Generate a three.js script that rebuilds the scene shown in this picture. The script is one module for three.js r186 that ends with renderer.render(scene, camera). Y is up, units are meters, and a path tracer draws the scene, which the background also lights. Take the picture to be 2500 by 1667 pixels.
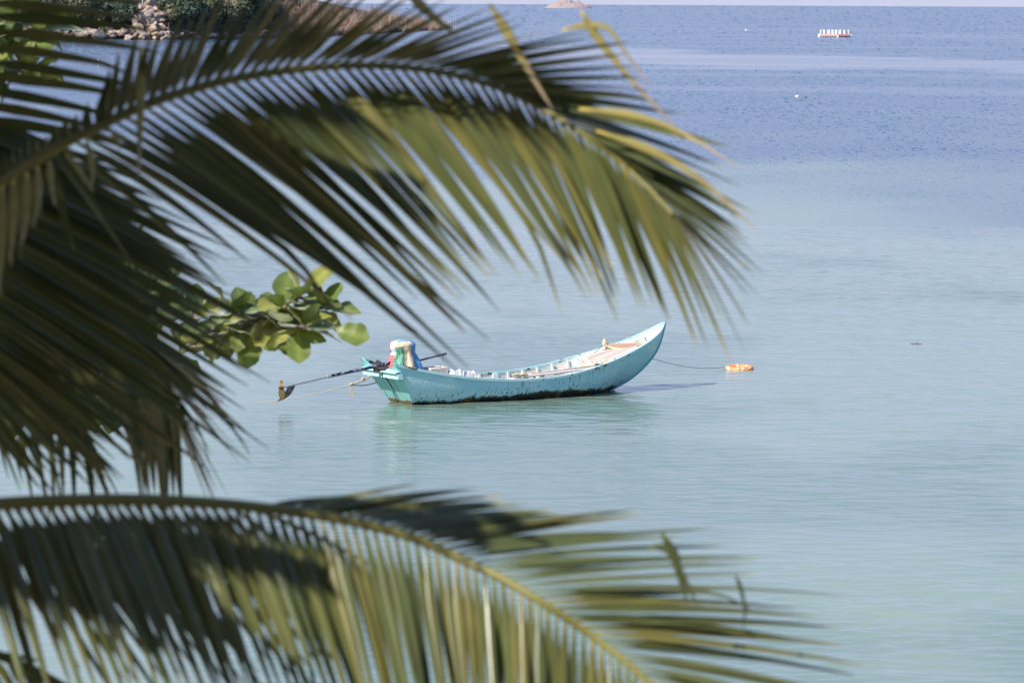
import * as THREE from 'three';
import { mergeGeometries } from 'three/addons/utils/BufferGeometryUtils.js';

// ------------------------------------------------------------------ camera, sky, sun, exposure
const PW = 2500, PH = 1667, FPX = 9840, EYE = 9.3;            // photo size, focal length in photo pixels, eye height over the sea
const scene = new THREE.Scene();
const camera = new THREE.PerspectiveCamera(2 * Math.atan(PH / 2 / FPX) * 180 / Math.PI, PW / PH, 0.5, 90000);
camera.position.set(0, EYE, 0);
camera.rotation.order = 'YXZ';
camera.rotation.set(-Math.atan(825 / FPX), 0, 0.31 * Math.PI / 180);
camera.focus = 96; camera.userData.fStop = 6.8;
camera.updateMatrixWorld(true);

const SUN = new THREE.Vector3(-0.55, 0.66, 0.51).normalize();
{ // clear tropical sky: pale lavender haze at the horizon, blue above, a mild brightening round the sun
  const w = 512, h = 256, d = new Float32Array(w * h * 4);
  const hor = [0.45, 0.47, 0.61], mid = [0.395, 0.51, 0.755], zen = [0.06, 0.15, 0.42];
  for (let j = 0; j < h; j++) for (let i = 0; i < w; i++) {
    const el = ((j + 0.5) / h - 0.5) * Math.PI, az = ((i + 0.5) / w - 0.5) * 2 * Math.PI;
    const e = Math.max(0, Math.sin(el));
    const a = 1 - Math.exp(-e / 0.16), b = Math.min(1, Math.pow(e, 0.9));
    const c = Math.cos(el) * Math.cos(az) * SUN.x + Math.sin(el) * SUN.y + Math.cos(el) * Math.sin(az) * SUN.z;
    const g = 0.27 * Math.exp(-(1 - c) / 0.06) + 0.12 * Math.exp(-(1 - c) / 0.35);
    for (let k = 0; k < 3; k++) {
      let v = hor[k] * (1 - a) + mid[k] * a; v = v * (1 - b) + zen[k] * b;
      d[(j * w + i) * 4 + k] = v + g * [1, 0.97, 0.9][k];
    }
    d[(j * w + i) * 4 + 3] = 1;
  }
  const t = new THREE.DataTexture(d, w, h, THREE.RGBAFormat, THREE.FloatType);
  t.mapping = THREE.EquirectangularReflectionMapping; t.magFilter = t.minFilter = THREE.LinearFilter; t.needsUpdate = true;
  scene.background = t; scene.environment = t;
}
const sun = new THREE.DirectionalLight(new THREE.Color(1, 0.93, 0.83), 5);
sun.position.copy(SUN).multiplyScalar(300).add(new THREE.Vector3(0, 0, -90)); sun.target.position.set(0, 0, -90);
sun.castShadow = true; sun.shadow.mapSize.set(4096, 4096);
Object.assign(sun.shadow.camera, { left: -120, right: 120, top: 120, bottom: -120, near: 1, far: 700 });
scene.add(sun, sun.target);

const renderer = new THREE.WebGLRenderer({ antialias: true });
renderer.setSize(1024, 682);
renderer.toneMapping = THREE.LinearToneMapping; renderer.toneMappingExposure = 1.38;
renderer.shadowMap.enabled = true;

// ------------------------------------------------------------------ helpers
function rng(seed) { let a = seed >>> 0; return () => { a = (a + 0x6D2B79F5) | 0; let t = Math.imul(a ^ (a >>> 15), 1 | a); t = (t + Math.imul(t ^ (t >>> 7), 61 | t)) ^ t; return ((t ^ (t >>> 14)) >>> 0) / 4294967296; }; }
const V = (x, y, z) => new THREE.Vector3(x, y, z);
const clamp = (x, a = 0, b = 1) => Math.min(b, Math.max(a, x));
const lerp = (a, b, t) => a + (b - a) * t;
const sm = (a, b, x) => { const t = clamp((x - a) / (b - a)); return t * t * (3 - 2 * t); };
function table(pts) { return (x) => { if (x <= pts[0][0]) return pts[0][1]; for (let i = 1; i < pts.length; i++) if (x <= pts[i][0]) return lerp(pts[i - 1][1], pts[i][1], (x - pts[i - 1][0]) / (pts[i][0] - pts[i - 1][0])); return pts[pts.length - 1][1]; }; }
function smoothTable(pts) { // Catmull-Rom through the points
  return (x) => {
    if (x <= pts[0][0]) return pts[0][1]; const n = pts.length; if (x >= pts[n - 1][0]) return pts[n - 1][1];
    let i = 1; while (x > pts[i][0]) i++;
    const t = (x - pts[i - 1][0]) / (pts[i][0] - pts[i - 1][0]), h = pts[i][0] - pts[i - 1][0];
    const sl = (k) => k <= 0 ? (pts[1][1] - pts[0][1]) / (pts[1][0] - pts[0][0]) : k >= n - 1 ? (pts[n - 1][1] - pts[n - 2][1]) / (pts[n - 1][0] - pts[n - 2][0]) : (pts[k + 1][1] - pts[k - 1][1]) / (pts[k + 1][0] - pts[k - 1][0]);
    const m0 = sl(i - 1) * h, m1 = sl(i) * h, t2 = t * t, t3 = t2 * t;
    return (2 * t3 - 3 * t2 + 1) * pts[i - 1][1] + (t3 - 2 * t2 + t) * m0 + (-2 * t3 + 3 * t2) * pts[i][1] + (t3 - t2) * m1;
  };
}
function hash2(x, y) { let h = Math.imul(x | 0, 374761393) + Math.imul(y | 0, 668265263); h = Math.imul(h ^ (h >>> 13), 1274126177); return ((h ^ (h >>> 16)) >>> 0) / 4294967296; }
function noise2(x, y) { const i = Math.floor(x), j = Math.floor(y), u = x - i, v = y - j, a = u * u * (3 - 2 * u), b = v * v * (3 - 2 * v); return lerp(lerp(hash2(i, j), hash2(i + 1, j), a), lerp(hash2(i, j + 1), hash2(i + 1, j + 1), a), b); }
function fbm(x, y, o = 4) { let s = 0, a = 0.5, t = 0; for (let k = 0; k < o; k++) { s += a * noise2(x + k * 17.3, y - k * 9.1); t += a; x *= 2.03; y *= 2.03; a *= 0.5; } return s / t; }
function noise3(x, y, z) { return (noise2(x + 13.1 * z, y + 4.7) + noise2(y + 31.7, z + 2.3 * x) + noise2(z - 8.9, x + 1.9 * y)) / 3; }

// a photo pixel gives a direction; its distance comes from the sea level or from a given distance along the view
function ray(px, py) { return V((px - PW / 2) / FPX, -(py - PH / 2) / FPX, -1).applyEuler(camera.rotation); }
function onSea(px, py, y = 0) { const d = ray(px, py); return V(0, EYE, 0).addScaledVector(d, (y - EYE) / d.y); }
function atDepth(px, py, z) { const d = ray(px, py); return V(0, EYE, 0).addScaledVector(d, z / -d.z); }

const taken = {};
function numbered(n) { const k = taken[n] = (taken[n] ?? -1) + 1; return k ? n + '_' + String(k).padStart(3, '0') : n; }
function shadows(o) { o.castShadow = o.receiveShadow = true; return o; }
function thing(name, label, category, pos = [0, 0, 0], turn = 0, group) {
  const o = new THREE.Group(); o.name = numbered(name); scene.add(o); o.position.set(...pos); o.rotation.y = turn;
  o.userData = { label, category }; if (group) o.userData.group = group; return o;
}
function part(name, geo, m, parent) { const o = shadows(new THREE.Mesh(geo, m)); o.name = name; parent.add(o); return o; }
function solo(name, geo, m, label, category, pos = [0, 0, 0], group) {
  const o = shadows(new THREE.Mesh(geo, m)); o.name = numbered(name); o.position.set(...pos); scene.add(o);
  o.userData = { label, category }; if (group) o.userData.group = group; return o;
}
function structure(name, geo, m) { const o = shadows(new THREE.Mesh(geo, m)); o.name = name; o.userData = { kind: 'structure' }; scene.add(o); return o; }
function std(color, rough = 0.8, extra = {}) { return new THREE.MeshPhysicalMaterial({ color: Array.isArray(color) ? new THREE.Color().setRGB(...color) : new THREE.Color(color), roughness: rough, ...extra }); }
function merge(list) { return mergeGeometries(list.map((g) => (g.index ? g.toNonIndexed() : g))); }
function tex(w, h, fn, srgb = true, wrap = true) { // fn(u, v) -> [r, g, b] 0..1
  const d = new Uint8Array(w * h * 4);
  for (let j = 0; j < h; j++) for (let i = 0; i < w; i++) { const c = fn((i + 0.5) / w, (j + 0.5) / h), o = (j * w + i) * 4; for (let k = 0; k < 3; k++) d[o + k] = clamp(c[k]) * 255; d[o + 3] = 255; }
  const t = new THREE.DataTexture(d, w, h); t.magFilter = THREE.LinearFilter; t.minFilter = THREE.LinearFilter; if (wrap) t.wrapS = t.wrapT = THREE.RepeatWrapping;
  if (srgb) t.colorSpace = THREE.SRGBColorSpace; t.needsUpdate = true; return t;
}
const grey = (f) => (u, v) => { const x = f(u, v); return [x, x, x]; };
function tubeGeo(pts, r0, r1 = r0, sides = 6, seg = 24) { // a round bar along points, tapering
  const c = new THREE.CatmullRomCurve3(pts), g = new THREE.TubeGeometry(c, seg, 1, sides, false), p = g.attributes.position;
  for (let i = 0; i <= seg; i++) { const P = c.getPointAt(i / seg), r = lerp(r0, r1, i / seg); for (let j = 0; j <= sides; j++) { const k = i * (sides + 1) + j; p.setXYZ(k, P.x + (p.getX(k) - P.x) * r, P.y + (p.getY(k) - P.y) * r, P.z + (p.getZ(k) - P.z) * r); } }
  return g;
}
function bar(a, b, r, sides = 8, r2 = r) { const d = b.clone().sub(a), g = new THREE.CylinderGeometry(r2, r, d.length(), sides, 1); g.translate(0, d.length() / 2, 0); g.applyQuaternion(new THREE.Quaternion().setFromUnitVectors(V(0, 1, 0), d.normalize())); g.translate(a.x, a.y, a.z); return g; }
function gridGeo(nu, nv, fn, uvfn) { // surface through fn(u, v)
  const p = [], uv = [], ix = [];
  for (let i = 0; i <= nu; i++) for (let j = 0; j <= nv; j++) { const q = fn(i / nu, j / nv); p.push(q.x, q.y, q.z); const t = uvfn ? uvfn(i / nu, j / nv, q) : [i / nu, j / nv]; uv.push(t[0], t[1]); }
  for (let i = 0; i < nu; i++) for (let j = 0; j < nv; j++) { const a = i * (nv + 1) + j, b = a + nv + 1; ix.push(a, b, a + 1, b, b + 1, a + 1); }
  const g = new THREE.BufferGeometry(); g.setAttribute('position', new THREE.Float32BufferAttribute(p, 3)); g.setAttribute('uv', new THREE.Float32BufferAttribute(uv, 2)); g.setIndex(ix); g.computeVertexNormals(); return g;
}
function slab(corners, thick, down = V(0, -1, 0)) { // a board: a quadrilateral with thickness, corners in order, box-like
  const b = corners.map((c) => c.clone().addScaledVector(down, thick)), q = [[corners[0], corners[1], corners[2], corners[3]], [b[3], b[2], b[1], b[0]]];
  for (let i = 0; i < 4; i++) { const j = (i + 1) % 4; q.push([corners[j], corners[i], b[i], b[j]]); }
  const p = [], uv = [];
  for (const f of q) { const w = f[0].distanceTo(f[1]), h = f[1].distanceTo(f[2]), t = [[0, 0], [w, 0], [w, h], [0, h]]; for (const k of [0, 1, 2, 0, 2, 3]) { p.push(f[k].x, f[k].y, f[k].z); uv.push(...t[k]); } }
  const g = new THREE.BufferGeometry(); g.setAttribute('position', new THREE.Float32BufferAttribute(p, 3)); g.setAttribute('uv', new THREE.Float32BufferAttribute(uv, 2)); g.computeVertexNormals(); return g;
}

// ------------------------------------------------------------------ the sea
{
  const R = rng(11), waves = [];
  for (let i = 0; i < 46; i++) {
    const lam = 0.30 * Math.pow(13, Math.pow(R(), 1.5)), k = 2 * Math.PI / lam, a = Math.PI / 2 + 0.15 + (R() + R() - 1) * 1.25;
    waves.push([k * Math.cos(a), k * Math.sin(a), (0.6 + 0.8 * R()) * (lam < 1.0 ? 1 : 0.75), R() * 6.283]);
  }
  const norm = 1 / Math.sqrt(waves.reduce((s, w) => s + w[2] * w[2] / 2, 0));
  const sand = [0.205, 0.275, 0.218], deep = [0.018, 0.066, 0.135], weed = [0.12, 0.19, 0.15];
  // oily slicks: one broad tongue about 600 m out, thin streaks elsewhere
  const slickAt = (x, d) => {
    const z = -d, rag = 0.55 + 0.9 * (fbm(x / 60 + 3, z / 14, 4) - 0.2), wob = 60 * (fbm(x / 16, z / 60 + 7, 3) - 0.5), farE = 850 - 2.7 * (x - 20) + wob * 3, nearE = 596 - 0.3 * (x - 14) + wob;
    const tongue = sm(-14, 16, x + wob) * sm(nearE - 14, nearE + 14, d) * (1 - sm(farE - 60, farE + 40, d));
    return Math.max(Math.min(1, tongue * rag), 0.30 * sm(0.55, 0.72, fbm(x / 75 + 40, z / 30, 3)));
  };
  const grid = (rows, ncol) => {
    const nc = ncol + 3, n = rows.length * nc, P = new Float32Array(n * 3), N = new Float32Array(n * 3), C = new Float32Array(n * 3), U = new Float32Array(n * 2);
    let o = 0;
    for (let r = 0; r < rows.length; r++) for (let c = -1; c <= ncol + 1; c++) {
      const d = rows[r], out = c < 0 || c > ncol, half = 0.15 * d + 3;
      const x = out ? (c < 0 ? -1 : 1) * (half + 2 * d + 60) : (-1 + 2 * c / ncol) * half, z = -d;
      // how ruffled: calm near the beach, wind ripples farther out, oily slicks that lie almost still
      let A = lerp(0.070, 0.20, sm(90, 300, d)) * (0.4 + 1.2 * fbm(x / 7 + 3, z / 12, 3));
      A *= 0.8 + 0.4 * noise2(x / 70 + 9, z / 160);
      A *= 1 - 0.90 * slickAt(x, d);
      U.set([(x + 300) / 600, (d - 150) / 1800], o * 2);
      let h = 0, gx = 0, gz = 0; const grain = sm(105, 200, d); // far off the ripples are finer than the mesh: each point takes the slope of one ripple
      if (!out && grain < 1) for (const w of waves) { const ph = w[0] * x + w[1] * z + w[3], s = w[2] * norm * A, k = Math.hypot(w[0], w[1]); h += s / k * Math.sin(ph); gx += s * w[0] / k * Math.cos(ph); gz += s * w[1] / k * Math.cos(ph); }
      if (!out && grain > 0) { const h1 = hash2(c * 3 + 1, r * 7 + 5) + hash2(c * 5 + 2, r * 3 + 9) + hash2(Math.floor(c / 3), r + 77) - 1.5, h2 = hash2(c + 901, r * 2 + 13) - 0.5; gz = lerp(gz, A * h1 * 0.78, grain); gx = lerp(gx, A * h2 * 0.9, grain); }
      h *= 1 - grain;
      const l = Math.hypot(gx, 1, gz);
      P.set([x, out ? 0 : h, z], o * 3); N.set([-gx / l, 1 / l, -gz / l], o * 3);
      // the water's own colour: pale green over the sand, bands of weed, blue where the bottom drops away
      const m = sm(0.30, 1.0, fbm(x / 30 + 5, z / 60, 4) + 0.8 * (d - 190) / 280), wd = sm(0.50, 0.64, fbm(x / 12 + 60, z / 20 + 2, 4)) * (1 - m) * 0.7;
      for (let k = 0; k < 3; k++) C[o * 3 + k] = lerp(lerp(sand[k], weed[k], wd), deep[k], m);
      o++;
    }
    const ix = new Uint32Array((rows.length - 1) * (nc - 1) * 6); let q = 0;
    for (let i = 0; i < rows.length - 1; i++) for (let j = 0; j < nc - 1; j++) { const a = i * nc + j, b = a + nc; ix[q++] = a; ix[q++] = a + 1; ix[q++] = b; ix[q++] = b; ix[q++] = a + 1; ix[q++] = b + 1; }
    const g = new THREE.BufferGeometry();
    g.setAttribute('position', new THREE.BufferAttribute(P, 3)); g.setAttribute('normal', new THREE.BufferAttribute(N, 3)); g.setAttribute('color', new THREE.BufferAttribute(C, 3)); g.setAttribute('uv', new THREE.BufferAttribute(U, 2)); g.setIndex(new THREE.BufferAttribute(ix, 1));
    return g;
  };
  const near = [], far = [];
  for (let d = 34; d < 54; d += 0.3) near.push(d);
  for (let e = EYE / 54; e > EYE / 170; e -= 1 / 7800) near.push(EYE / e);
  far.push(near[near.length - 1]);
  for (let e = EYE / far[0] - 1 / 6200; e > EYE / 46000; e -= 1 / 6200) far.push(EYE / e);
  far.push(60000);
  // ripples too small to mesh show as gloss; the slicks lie almost mirror-still
  const gloss = tex(512, 1024, grey((u, v) => 0.19 * (1 - 0.6 * slickAt(u * 600 - 300, 150 + v * 1800))), false, false);
  structure('sea', grid(near, 430), new THREE.MeshPhysicalMaterial({ color: 0xffffff, vertexColors: true, roughness: 0.135, ior: 1.333 }));
  structure('open_sea', grid(far, 900), new THREE.MeshPhysicalMaterial({ color: 0xffffff, vertexColors: true, roughness: 1, roughnessMap: gloss, ior: 1.333 }));
}

// ------------------------------------------------------------------ the beach under the palms (below the frame)
{
  const g = gridGeo(40, 30, (u, v) => { const z = lerp(14, -44, v), x = lerp(-45, 45, u); return V(x, table([[-44, -0.6], [-38, 0.05], [-25, 1.0], [-8, 1.7], [14, 2.2]])(z) + 0.12 * fbm(x / 3, z / 3, 3), z); }, (u, v, p) => [p.x, p.z]);
  structure('beach', g, std([0.42, 0.36, 0.27], 0.95));
}

// ------------------------------------------------------------------ unseen house added behind the camera to keep the sky off the fronds
{
  const t = thing('added_house', 'unseen timber house added behind the camera to block sky from the palms', 'house', [0, 1.6, 2.5]), wood = std([0.16, 0.11, 0.075], 0.85);
  part('wall', new THREE.BoxGeometry(34, 20, 6).translate(0, 10, 4), wood, t);
  for (let k = 0; k < 9; k++) part('door', new THREE.BoxGeometry(1.7, 2.2, 0.1).translate(-14 + 3.5 * k, 7.3, 0.96), std([0.05, 0.055, 0.06], 0.2), t);
  part('balcony_floor', new THREE.BoxGeometry(34, 0.2, 3.2).translate(0, 6.0, -0.5), wood, t);
  part('roof', new THREE.BoxGeometry(36, 0.3, 9).translate(0, 20.2, 2.6), std([0.2, 0.09, 0.06], 0.9), t);
}

// ------------------------------------------------------------------ the headland across the bay
const shorePx = [[-420, 99], [-100, 98], [400, 97], [600, 94], [740, 90], [880, 83], [1000, 77], [1112, 71]];
const shore = shorePx.map(([x, y]) => onSea(x, y));
const shoreCurve = new THREE.CatmullRomCurve3(shore);
const landTop = table([[0, 26], [0.42, 24], [0.56, 15], [0.66, 9.5], [0.78, 6], [0.9, 3.2], [1, 0.5]]);
function landPoint(t, s) { // t along the shore, s metres inland
  const P = shoreCurve.getPoint(t), rise = landTop(t), q = Math.max(0, s - 7), y = -0.5 + 0.22 * Math.min(s, 7) + rise * (1 - Math.exp(-q / (0.75 * rise + 3)));
  const taper = lerp(1, 0.35, sm(0.6, 1, t));
  return V(P.x - s * 0.25, y + 0.9 * (fbm(P.x / 6 + s / 5, s / 6, 3) - 0.5), P.z - s * taper);
}
{
  const rockCol = tex(256, 256, (u, v) => { const n = fbm(u * 14, v * 14, 4), m = fbm(u * 40 + 7, v * 40, 3); const c = 0.34 + 0.2 * n; return m > 0.5 ? [c * 0.42, c * 0.42, c * 0.33] : [c * 0.66, c * 0.56, c * 0.48]; });
  rockCol.repeat.set(0.08, 0.08);
  const g = gridGeo(150, 40, (u, v) => landPoint(u, v * v * 70), (u, v, p) => [p.x, p.y * 1.5 + p.z * 0.3]);
  structure('headland', g, new THREE.MeshStandardMaterial({ map: rockCol, roughness: 0.95 }));

  // boulders
  const R = rng(5), rockMats = [[0.50, 0.38, 0.32], [0.42, 0.34, 0.29], [0.54, 0.40, 0.29], [0.33, 0.27, 0.235]].map((c) => std(c, 0.92, { map: tex(64, 64, (u, v) => { const n = 0.72 + 0.28 * fbm(u * 12, v * 12, 4); return [n, n, n]; }) }));
  const shapes = [];
  for (let s = 0; s < 6; s++) {
    const g0 = new THREE.IcosahedronGeometry(1, 4), p = g0.attributes.position, cuts = []; for (let q = 0; q < 9; q++) cuts.push([V(R() - 0.5, R() - 0.5, R() - 0.5).normalize(), 0.55 + 0.3 * R()]);
    for (let i = 0; i < p.count; i++) { const v = V(p.getX(i), p.getY(i), p.getZ(i)); let r = 0.95 + 0.35 * noise3(v.x * 1.3 + s * 9, v.y * 1.3, v.z * 1.3 + s); for (const [c, d] of cuts) { const k = v.dot(c); if (k > 0.05) r = Math.min(r, d / k); } r += 0.10 * (noise3(v.x * 5 + s, v.y * 5, v.z * 5) - 0.5); p.setXYZ(i, v.x * r * 1.15, v.y * r * 0.8, v.z * r); }
    g0.computeVertexNormals(); shapes.push(g0);
  }
  const boulder = (px, py, d, size, si, mi, label, group, sq = 1) => {
    const P = atDepth(px, py, d), o = solo('boulder', shapes[si % 6], rockMats[mi % 4], label, 'boulder', [P.x, P.y, P.z], group);
    o.scale.set(size, size * sq, size); o.rotation.set((R() - 0.5) * 0.9, R() * 6.28, (R() - 0.5) * 0.9); return o;
  };
  const dAt = table(shorePx.map(([x], i) => [x, -shore[i].z]));
  // the low pile along the water
  let mi; const pileL = (m) => ['pinkish', 'grey', 'tan', 'dark brown'][m] + ' boulder in the low heap along the headland waterline', pileG = 'boulders heaped along the headland shore';
  for (let i = 0; i < 190; i++) { const px = -60 + 480 * ((i + R()) / 190), k = R(); boulder(px, 94 - 33 * k * (0.55 + 0.45 * noise2(px / 60, 3)), dAt(px) + 1 + k * 5, 0.45 + 1.1 * Math.pow(R(), 2), i, (mi = Math.floor(R() * 4)), pileL(mi), pileG, 0.75 + 0.4 * R()); }
  for (let i = 0; i < 70; i++) { const px = 400 + 590 * ((i + R()) / 70); boulder(px, table([[430, 93], [740, 88], [990, 76]])(px) - R() * 12, dAt(px) + 2, 0.5 + 0.9 * R(), i, (mi = Math.floor(R() * 4)), 'small ' + ['pinkish', 'grey', 'tan', 'dark brown'][mi] + ' rock at the waterline below the dry brush', 'rocks below the dry brush', 0.7); }
  // the tall outcrop below the white pole
  for (let i = 0; i < 34; i++) { const a = i / 34, px = 362 + (R() - 0.5) * lerp(34, 90, a), py = lerp(12, 74, a) + (R() - 0.5) * 8; boulder(px, py, dAt(px) + lerp(9, 4, a), 0.75 + 0.8 * R(), i + 2, (mi = Math.floor(R() * 3)), ['pinkish', 'grey', 'tan'][mi] + ' boulder of the tall outcrop below the white pole', 'boulders of the tall outcrop', 0.9 + 0.3 * R()); }
  boulder(228, 82, dAt(228) + 3, 2.6, 1, 1, 'largest smooth boulder low in the heap at the headland waterline', undefined, 0.8);
  { const b = atDepth(347, 22, dAt(347) + 14), p = thing('pole', 'thin white pole standing on top of the rock outcrop', 'pole', [b.x, b.y, b.z]);
    part('shaft', bar(V(0, -1.5, 0), V(0, 5, 0), 0.11), std([0.75, 0.75, 0.72], 0.5), p); part('base_plate', new THREE.CylinderGeometry(0.4, 0.5, 0.3, 10).translate(0, -0.9, 0), std([0.4, 0.38, 0.36], 0.9), p); }

  // trees of the headland: crowns of many leaf clumps
  const leafMats = [[0.10, 0.135, 0.07], [0.13, 0.15, 0.07], [0.07, 0.10, 0.065], [0.16, 0.155, 0.09]].map((c) => std(c, 0.9, { side: THREE.DoubleSide }));
  const crowns = [];
  for (let k = 0; k < 4; k++) {
    const pos = [], nor = [], lobes = []; for (let i = 0; i < 11; i++) lobes.push([(R() - 0.5) * 3.4, 1.2 + R() * 3.0, (R() - 0.5) * 3.4, 0.7 + R() * 0.9]);
    for (let i = 0; i < 1500; i++) {
      const L = lobes[i % 11], d = V(R() - 0.5, R() - 0.4, R() - 0.5).normalize(), r = L[3] * (0.75 + 0.3 * R()), c = V(L[0] + d.x * r, L[1] + d.y * r, L[2] + d.z * r);
      const nrm = d.clone().add(V(R() - 0.5, R() * 0.6, R() - 0.5)).normalize(), a = V(R() - 0.5, R() - 0.5, R() - 0.5).cross(nrm).normalize(), b = a.clone().cross(nrm), s = 0.14 + 0.16 * R();
      const q = [c.clone().addScaledVector(a, s), c.clone().addScaledVector(b, s * 0.6), c.clone().addScaledVector(a, -s), c.clone().addScaledVector(b, -s * 0.6)];
      for (const j of [0, 1, 2, 0, 2, 3]) { pos.push(q[j].x, q[j].y, q[j].z); nor.push(nrm.x, nrm.y, nrm.z); }
    }
    const g1 = new THREE.BufferGeometry(); g1.setAttribute('position', new THREE.Float32BufferAttribute(pos, 3)); g1.computeVertexNormals();
    const tr = [tubeGeo([V(0, -1, 0), V(0.1, 0.8, 0), V(0.05, 2.2, 0.1)], 0.2, 0.1, 6, 8)]; for (const L of lobes.slice(0, 6)) tr.push(tubeGeo([V(0.05, 0.8 + R(), 0), V(L[0] * 0.5, L[1] * 0.75, L[2] * 0.5), V(L[0], L[1], L[2])], 0.08, 0.03, 5, 6));
    crowns.push([g1, merge(tr)]);
  }
  const bark = std([0.12, 0.095, 0.08], 0.95);
  const tree = (t, s, size, k, mi, label, group) => { const P = landPoint(t, s), T = thing('scrub_tree', label, 'tree', [P.x, P.y, P.z], R() * 6.28, group); T.scale.setScalar(size); part('trunk', crowns[k % 4][1], bark, T); part('crown', crowns[k % 4][0], leafMats[mi % 4], T); };
  for (let i = 0; i < 104; i++) { const t = 0.13 + 0.40 * ((i + R() * 0.8) / 104), px = table(shorePx.map(([x], k) => [k / 7, x]))(t); if (px > 310 && px < 415) continue; tree(t, 8 + 11 * R() * R() + 2 * R(), 0.7 + 0.9 * R(), i, (mi = Math.floor(R() * 4)), ['mid green', 'olive green', 'dark blue-green', 'dry yellowish'][mi] + ' scrub tree on the headland slope above the boulders', 'scrub trees covering the headland'); }
  for (let i = 0; i < 9; i++) tree(0.14 + 0.05 * i, 5 + 2 * R(), 0.55, i + 1, 1, 'low sunlit bush at the top edge of the headland boulders', 'low bushes above the boulders');

  // dry brush: bare sticks
  const stick = [[0.36, 0.25, 0.18], [0.46, 0.33, 0.24], [0.25, 0.18, 0.14]].map((c) => std(c, 0.95));
  const brush = [];
  for (let k = 0; k < 4; k++) { const l = []; for (let i = 0; i < 46; i++) { const a = R() * 6.28, e = 0.4 + R() * 1.1, L = 1 + 1.8 * R(), b = V((R() - 0.5) * 1.2, 0, (R() - 0.5) * 1.2), d = V(Math.cos(a) * Math.cos(e), Math.sin(e), Math.sin(a) * Math.cos(e)); l.push(tubeGeo([b, b.clone().addScaledVector(d, L * 0.55), b.clone().addScaledVector(d, L).add(V((R() - 0.5) * 0.7, -0.35 * R(), (R() - 0.5) * 0.7))], 0.045, 0.015, 4, 5)); } brush.push(merge(l)); }
  for (let i = 0; i < 115; i++) { const t = 0.50 + 0.48 * ((i + R()) / 115), P = landPoint(t, 1 + 13 * R()); const o = solo('dry_shrub', brush[i % 4], stick[i % 3], ['bare brown', 'pale straw-coloured', 'dark brown'][i % 3] + ' shrub in the dry brush at the headland tip', 'shrub', [P.x, P.y - 0.1, P.z], 'dry shrubs at the headland tip'); o.rotation.y = R() * 6.28; o.scale.setScalar(lerp(2.3, 1.3, sm(0.6, 0.97, t)) * (0.75 + 0.5 * R())); }
  for (let i = 0; i < 15; i++) { const px = i < 9 ? 905 + 10 * i + 6 * R() : 1083 + 6 * (i - 9), py = i < 9 ? table([[900, 62], [1000, 58]])(px) + 6 * R() : 60 + 8 * R(), P = atDepth(px, py + 6, dAt(px) + 1); const o = solo('bleached_post', merge([bar(V(0, -1, 0), V((R() - 0.5) * 0.4, 2.2 + 1.8 * R(), 0), 0.15, 7, 0.10), bar(V(0, 0.9, 0), V(0.35 - 0.7 * R(), 1.5, 0.1), 0.05, 5, 0.03)]), std([0.55, 0.47, 0.4], 0.9), i < 9 ? 'bleached wooden post standing among the dry brush' : 'bleached wooden post in the water off the headland tip', 'post', [P.x, Math.max(P.y, 0), P.z], i < 9 ? 'posts among the dry brush' : 'posts off the headland tip'); o.rotation.y = R(); }

  // far islet on the horizon
  { const c = atDepth(1388, 8, 9000), g2 = gridGeo(60, 24, (u, v) => { const a = u * 6.2832, r = v, X = Math.cos(a) * 54 * (1 - r), Z = Math.sin(a) * 40 * (1 - r); const y = 19 * Math.pow(Math.max(0, 1 - Math.hypot(X / 54, Z / 40)), 0.6) * (0.45 + 1.1 * fbm(X / 11 + 4, Z / 9, 4)); return V(X, y - 0.6, Z); }, (u, v, p) => [p.x / 20, p.y / 20]);
    const o = solo('islet', g2, new THREE.MeshStandardMaterial({ color: new THREE.Color().setRGB(0.29, 0.235, 0.235), roughness: 1 }), 'pale rocky islet on the horizon of the sea', 'islet', [c.x, 0, c.z]); o.userData.kind = 'structure'; delete o.userData.label; delete o.userData.category; }
}

// ------------------------------------------------------------------ the boat
const BO = V(-2.559, 0, -93.551), TH = 33.57 * Math.PI / 180, EX = V(Math.cos(TH), 0, -Math.sin(TH)), EZ = V(Math.sin(TH), 0, Math.cos(TH));
const toWorld = (x, y, z) => BO.clone().addScaledVector(EX, x).add(V(0, y, 0)).addScaledVector(EZ, z);
function boatPx(px, py, Z) { const d = ray(px, py), c = V(0, EYE, 0).sub(BO), t = (Z - c.dot(EZ)) / d.dot(EZ), P = c.addScaledVector(d, t); return V(P.dot(EX), P.y, P.dot(EZ)); }
const sheer = smoothTable([[0, 1.0], [0.56, 0.81], [1.5, 0.60], [2.5, 0.505], [3.3, 0.50], [3.9, 0.535], [4.5, 0.61], [5.24, 0.755], [6.0, 0.95], [6.65, 1.15], [7.08, 1.33], [7.3, 1.45], [7.5, 1.59]]);
const beam = smoothTable([[0, 0.75], [0.6, 0.83], [1.4, 0.91], [2.5, 0.95], [3.9, 0.94], [5, 0.86], [5.6, 0.76], [6, 0.66], [6.6, 0.49], [7.1, 0.31], [7.35, 0.17], [7.5, 0.045]]);
const keelY = smoothTable([[0, -0.28], [4.8, -0.30], [5.5, -0.18], [5.91, 0], [6.15, 0.10], [6.49, 0.25], [6.83, 0.47], [7.1, 0.70], [7.3, 0.95], [7.45, 1.28], [7.5, 1.5]]);
const ctrlB = smoothTable([[0, 0.9], [3.5, 0.98], [5, 0.82], [6, 0.5], [7, 0.38], [7.5, 0.5]]), ctrlY = smoothTable([[0, 0.05], [4, 0.07], [5.5, 0.2], [7.5, 0.4]]);
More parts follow.
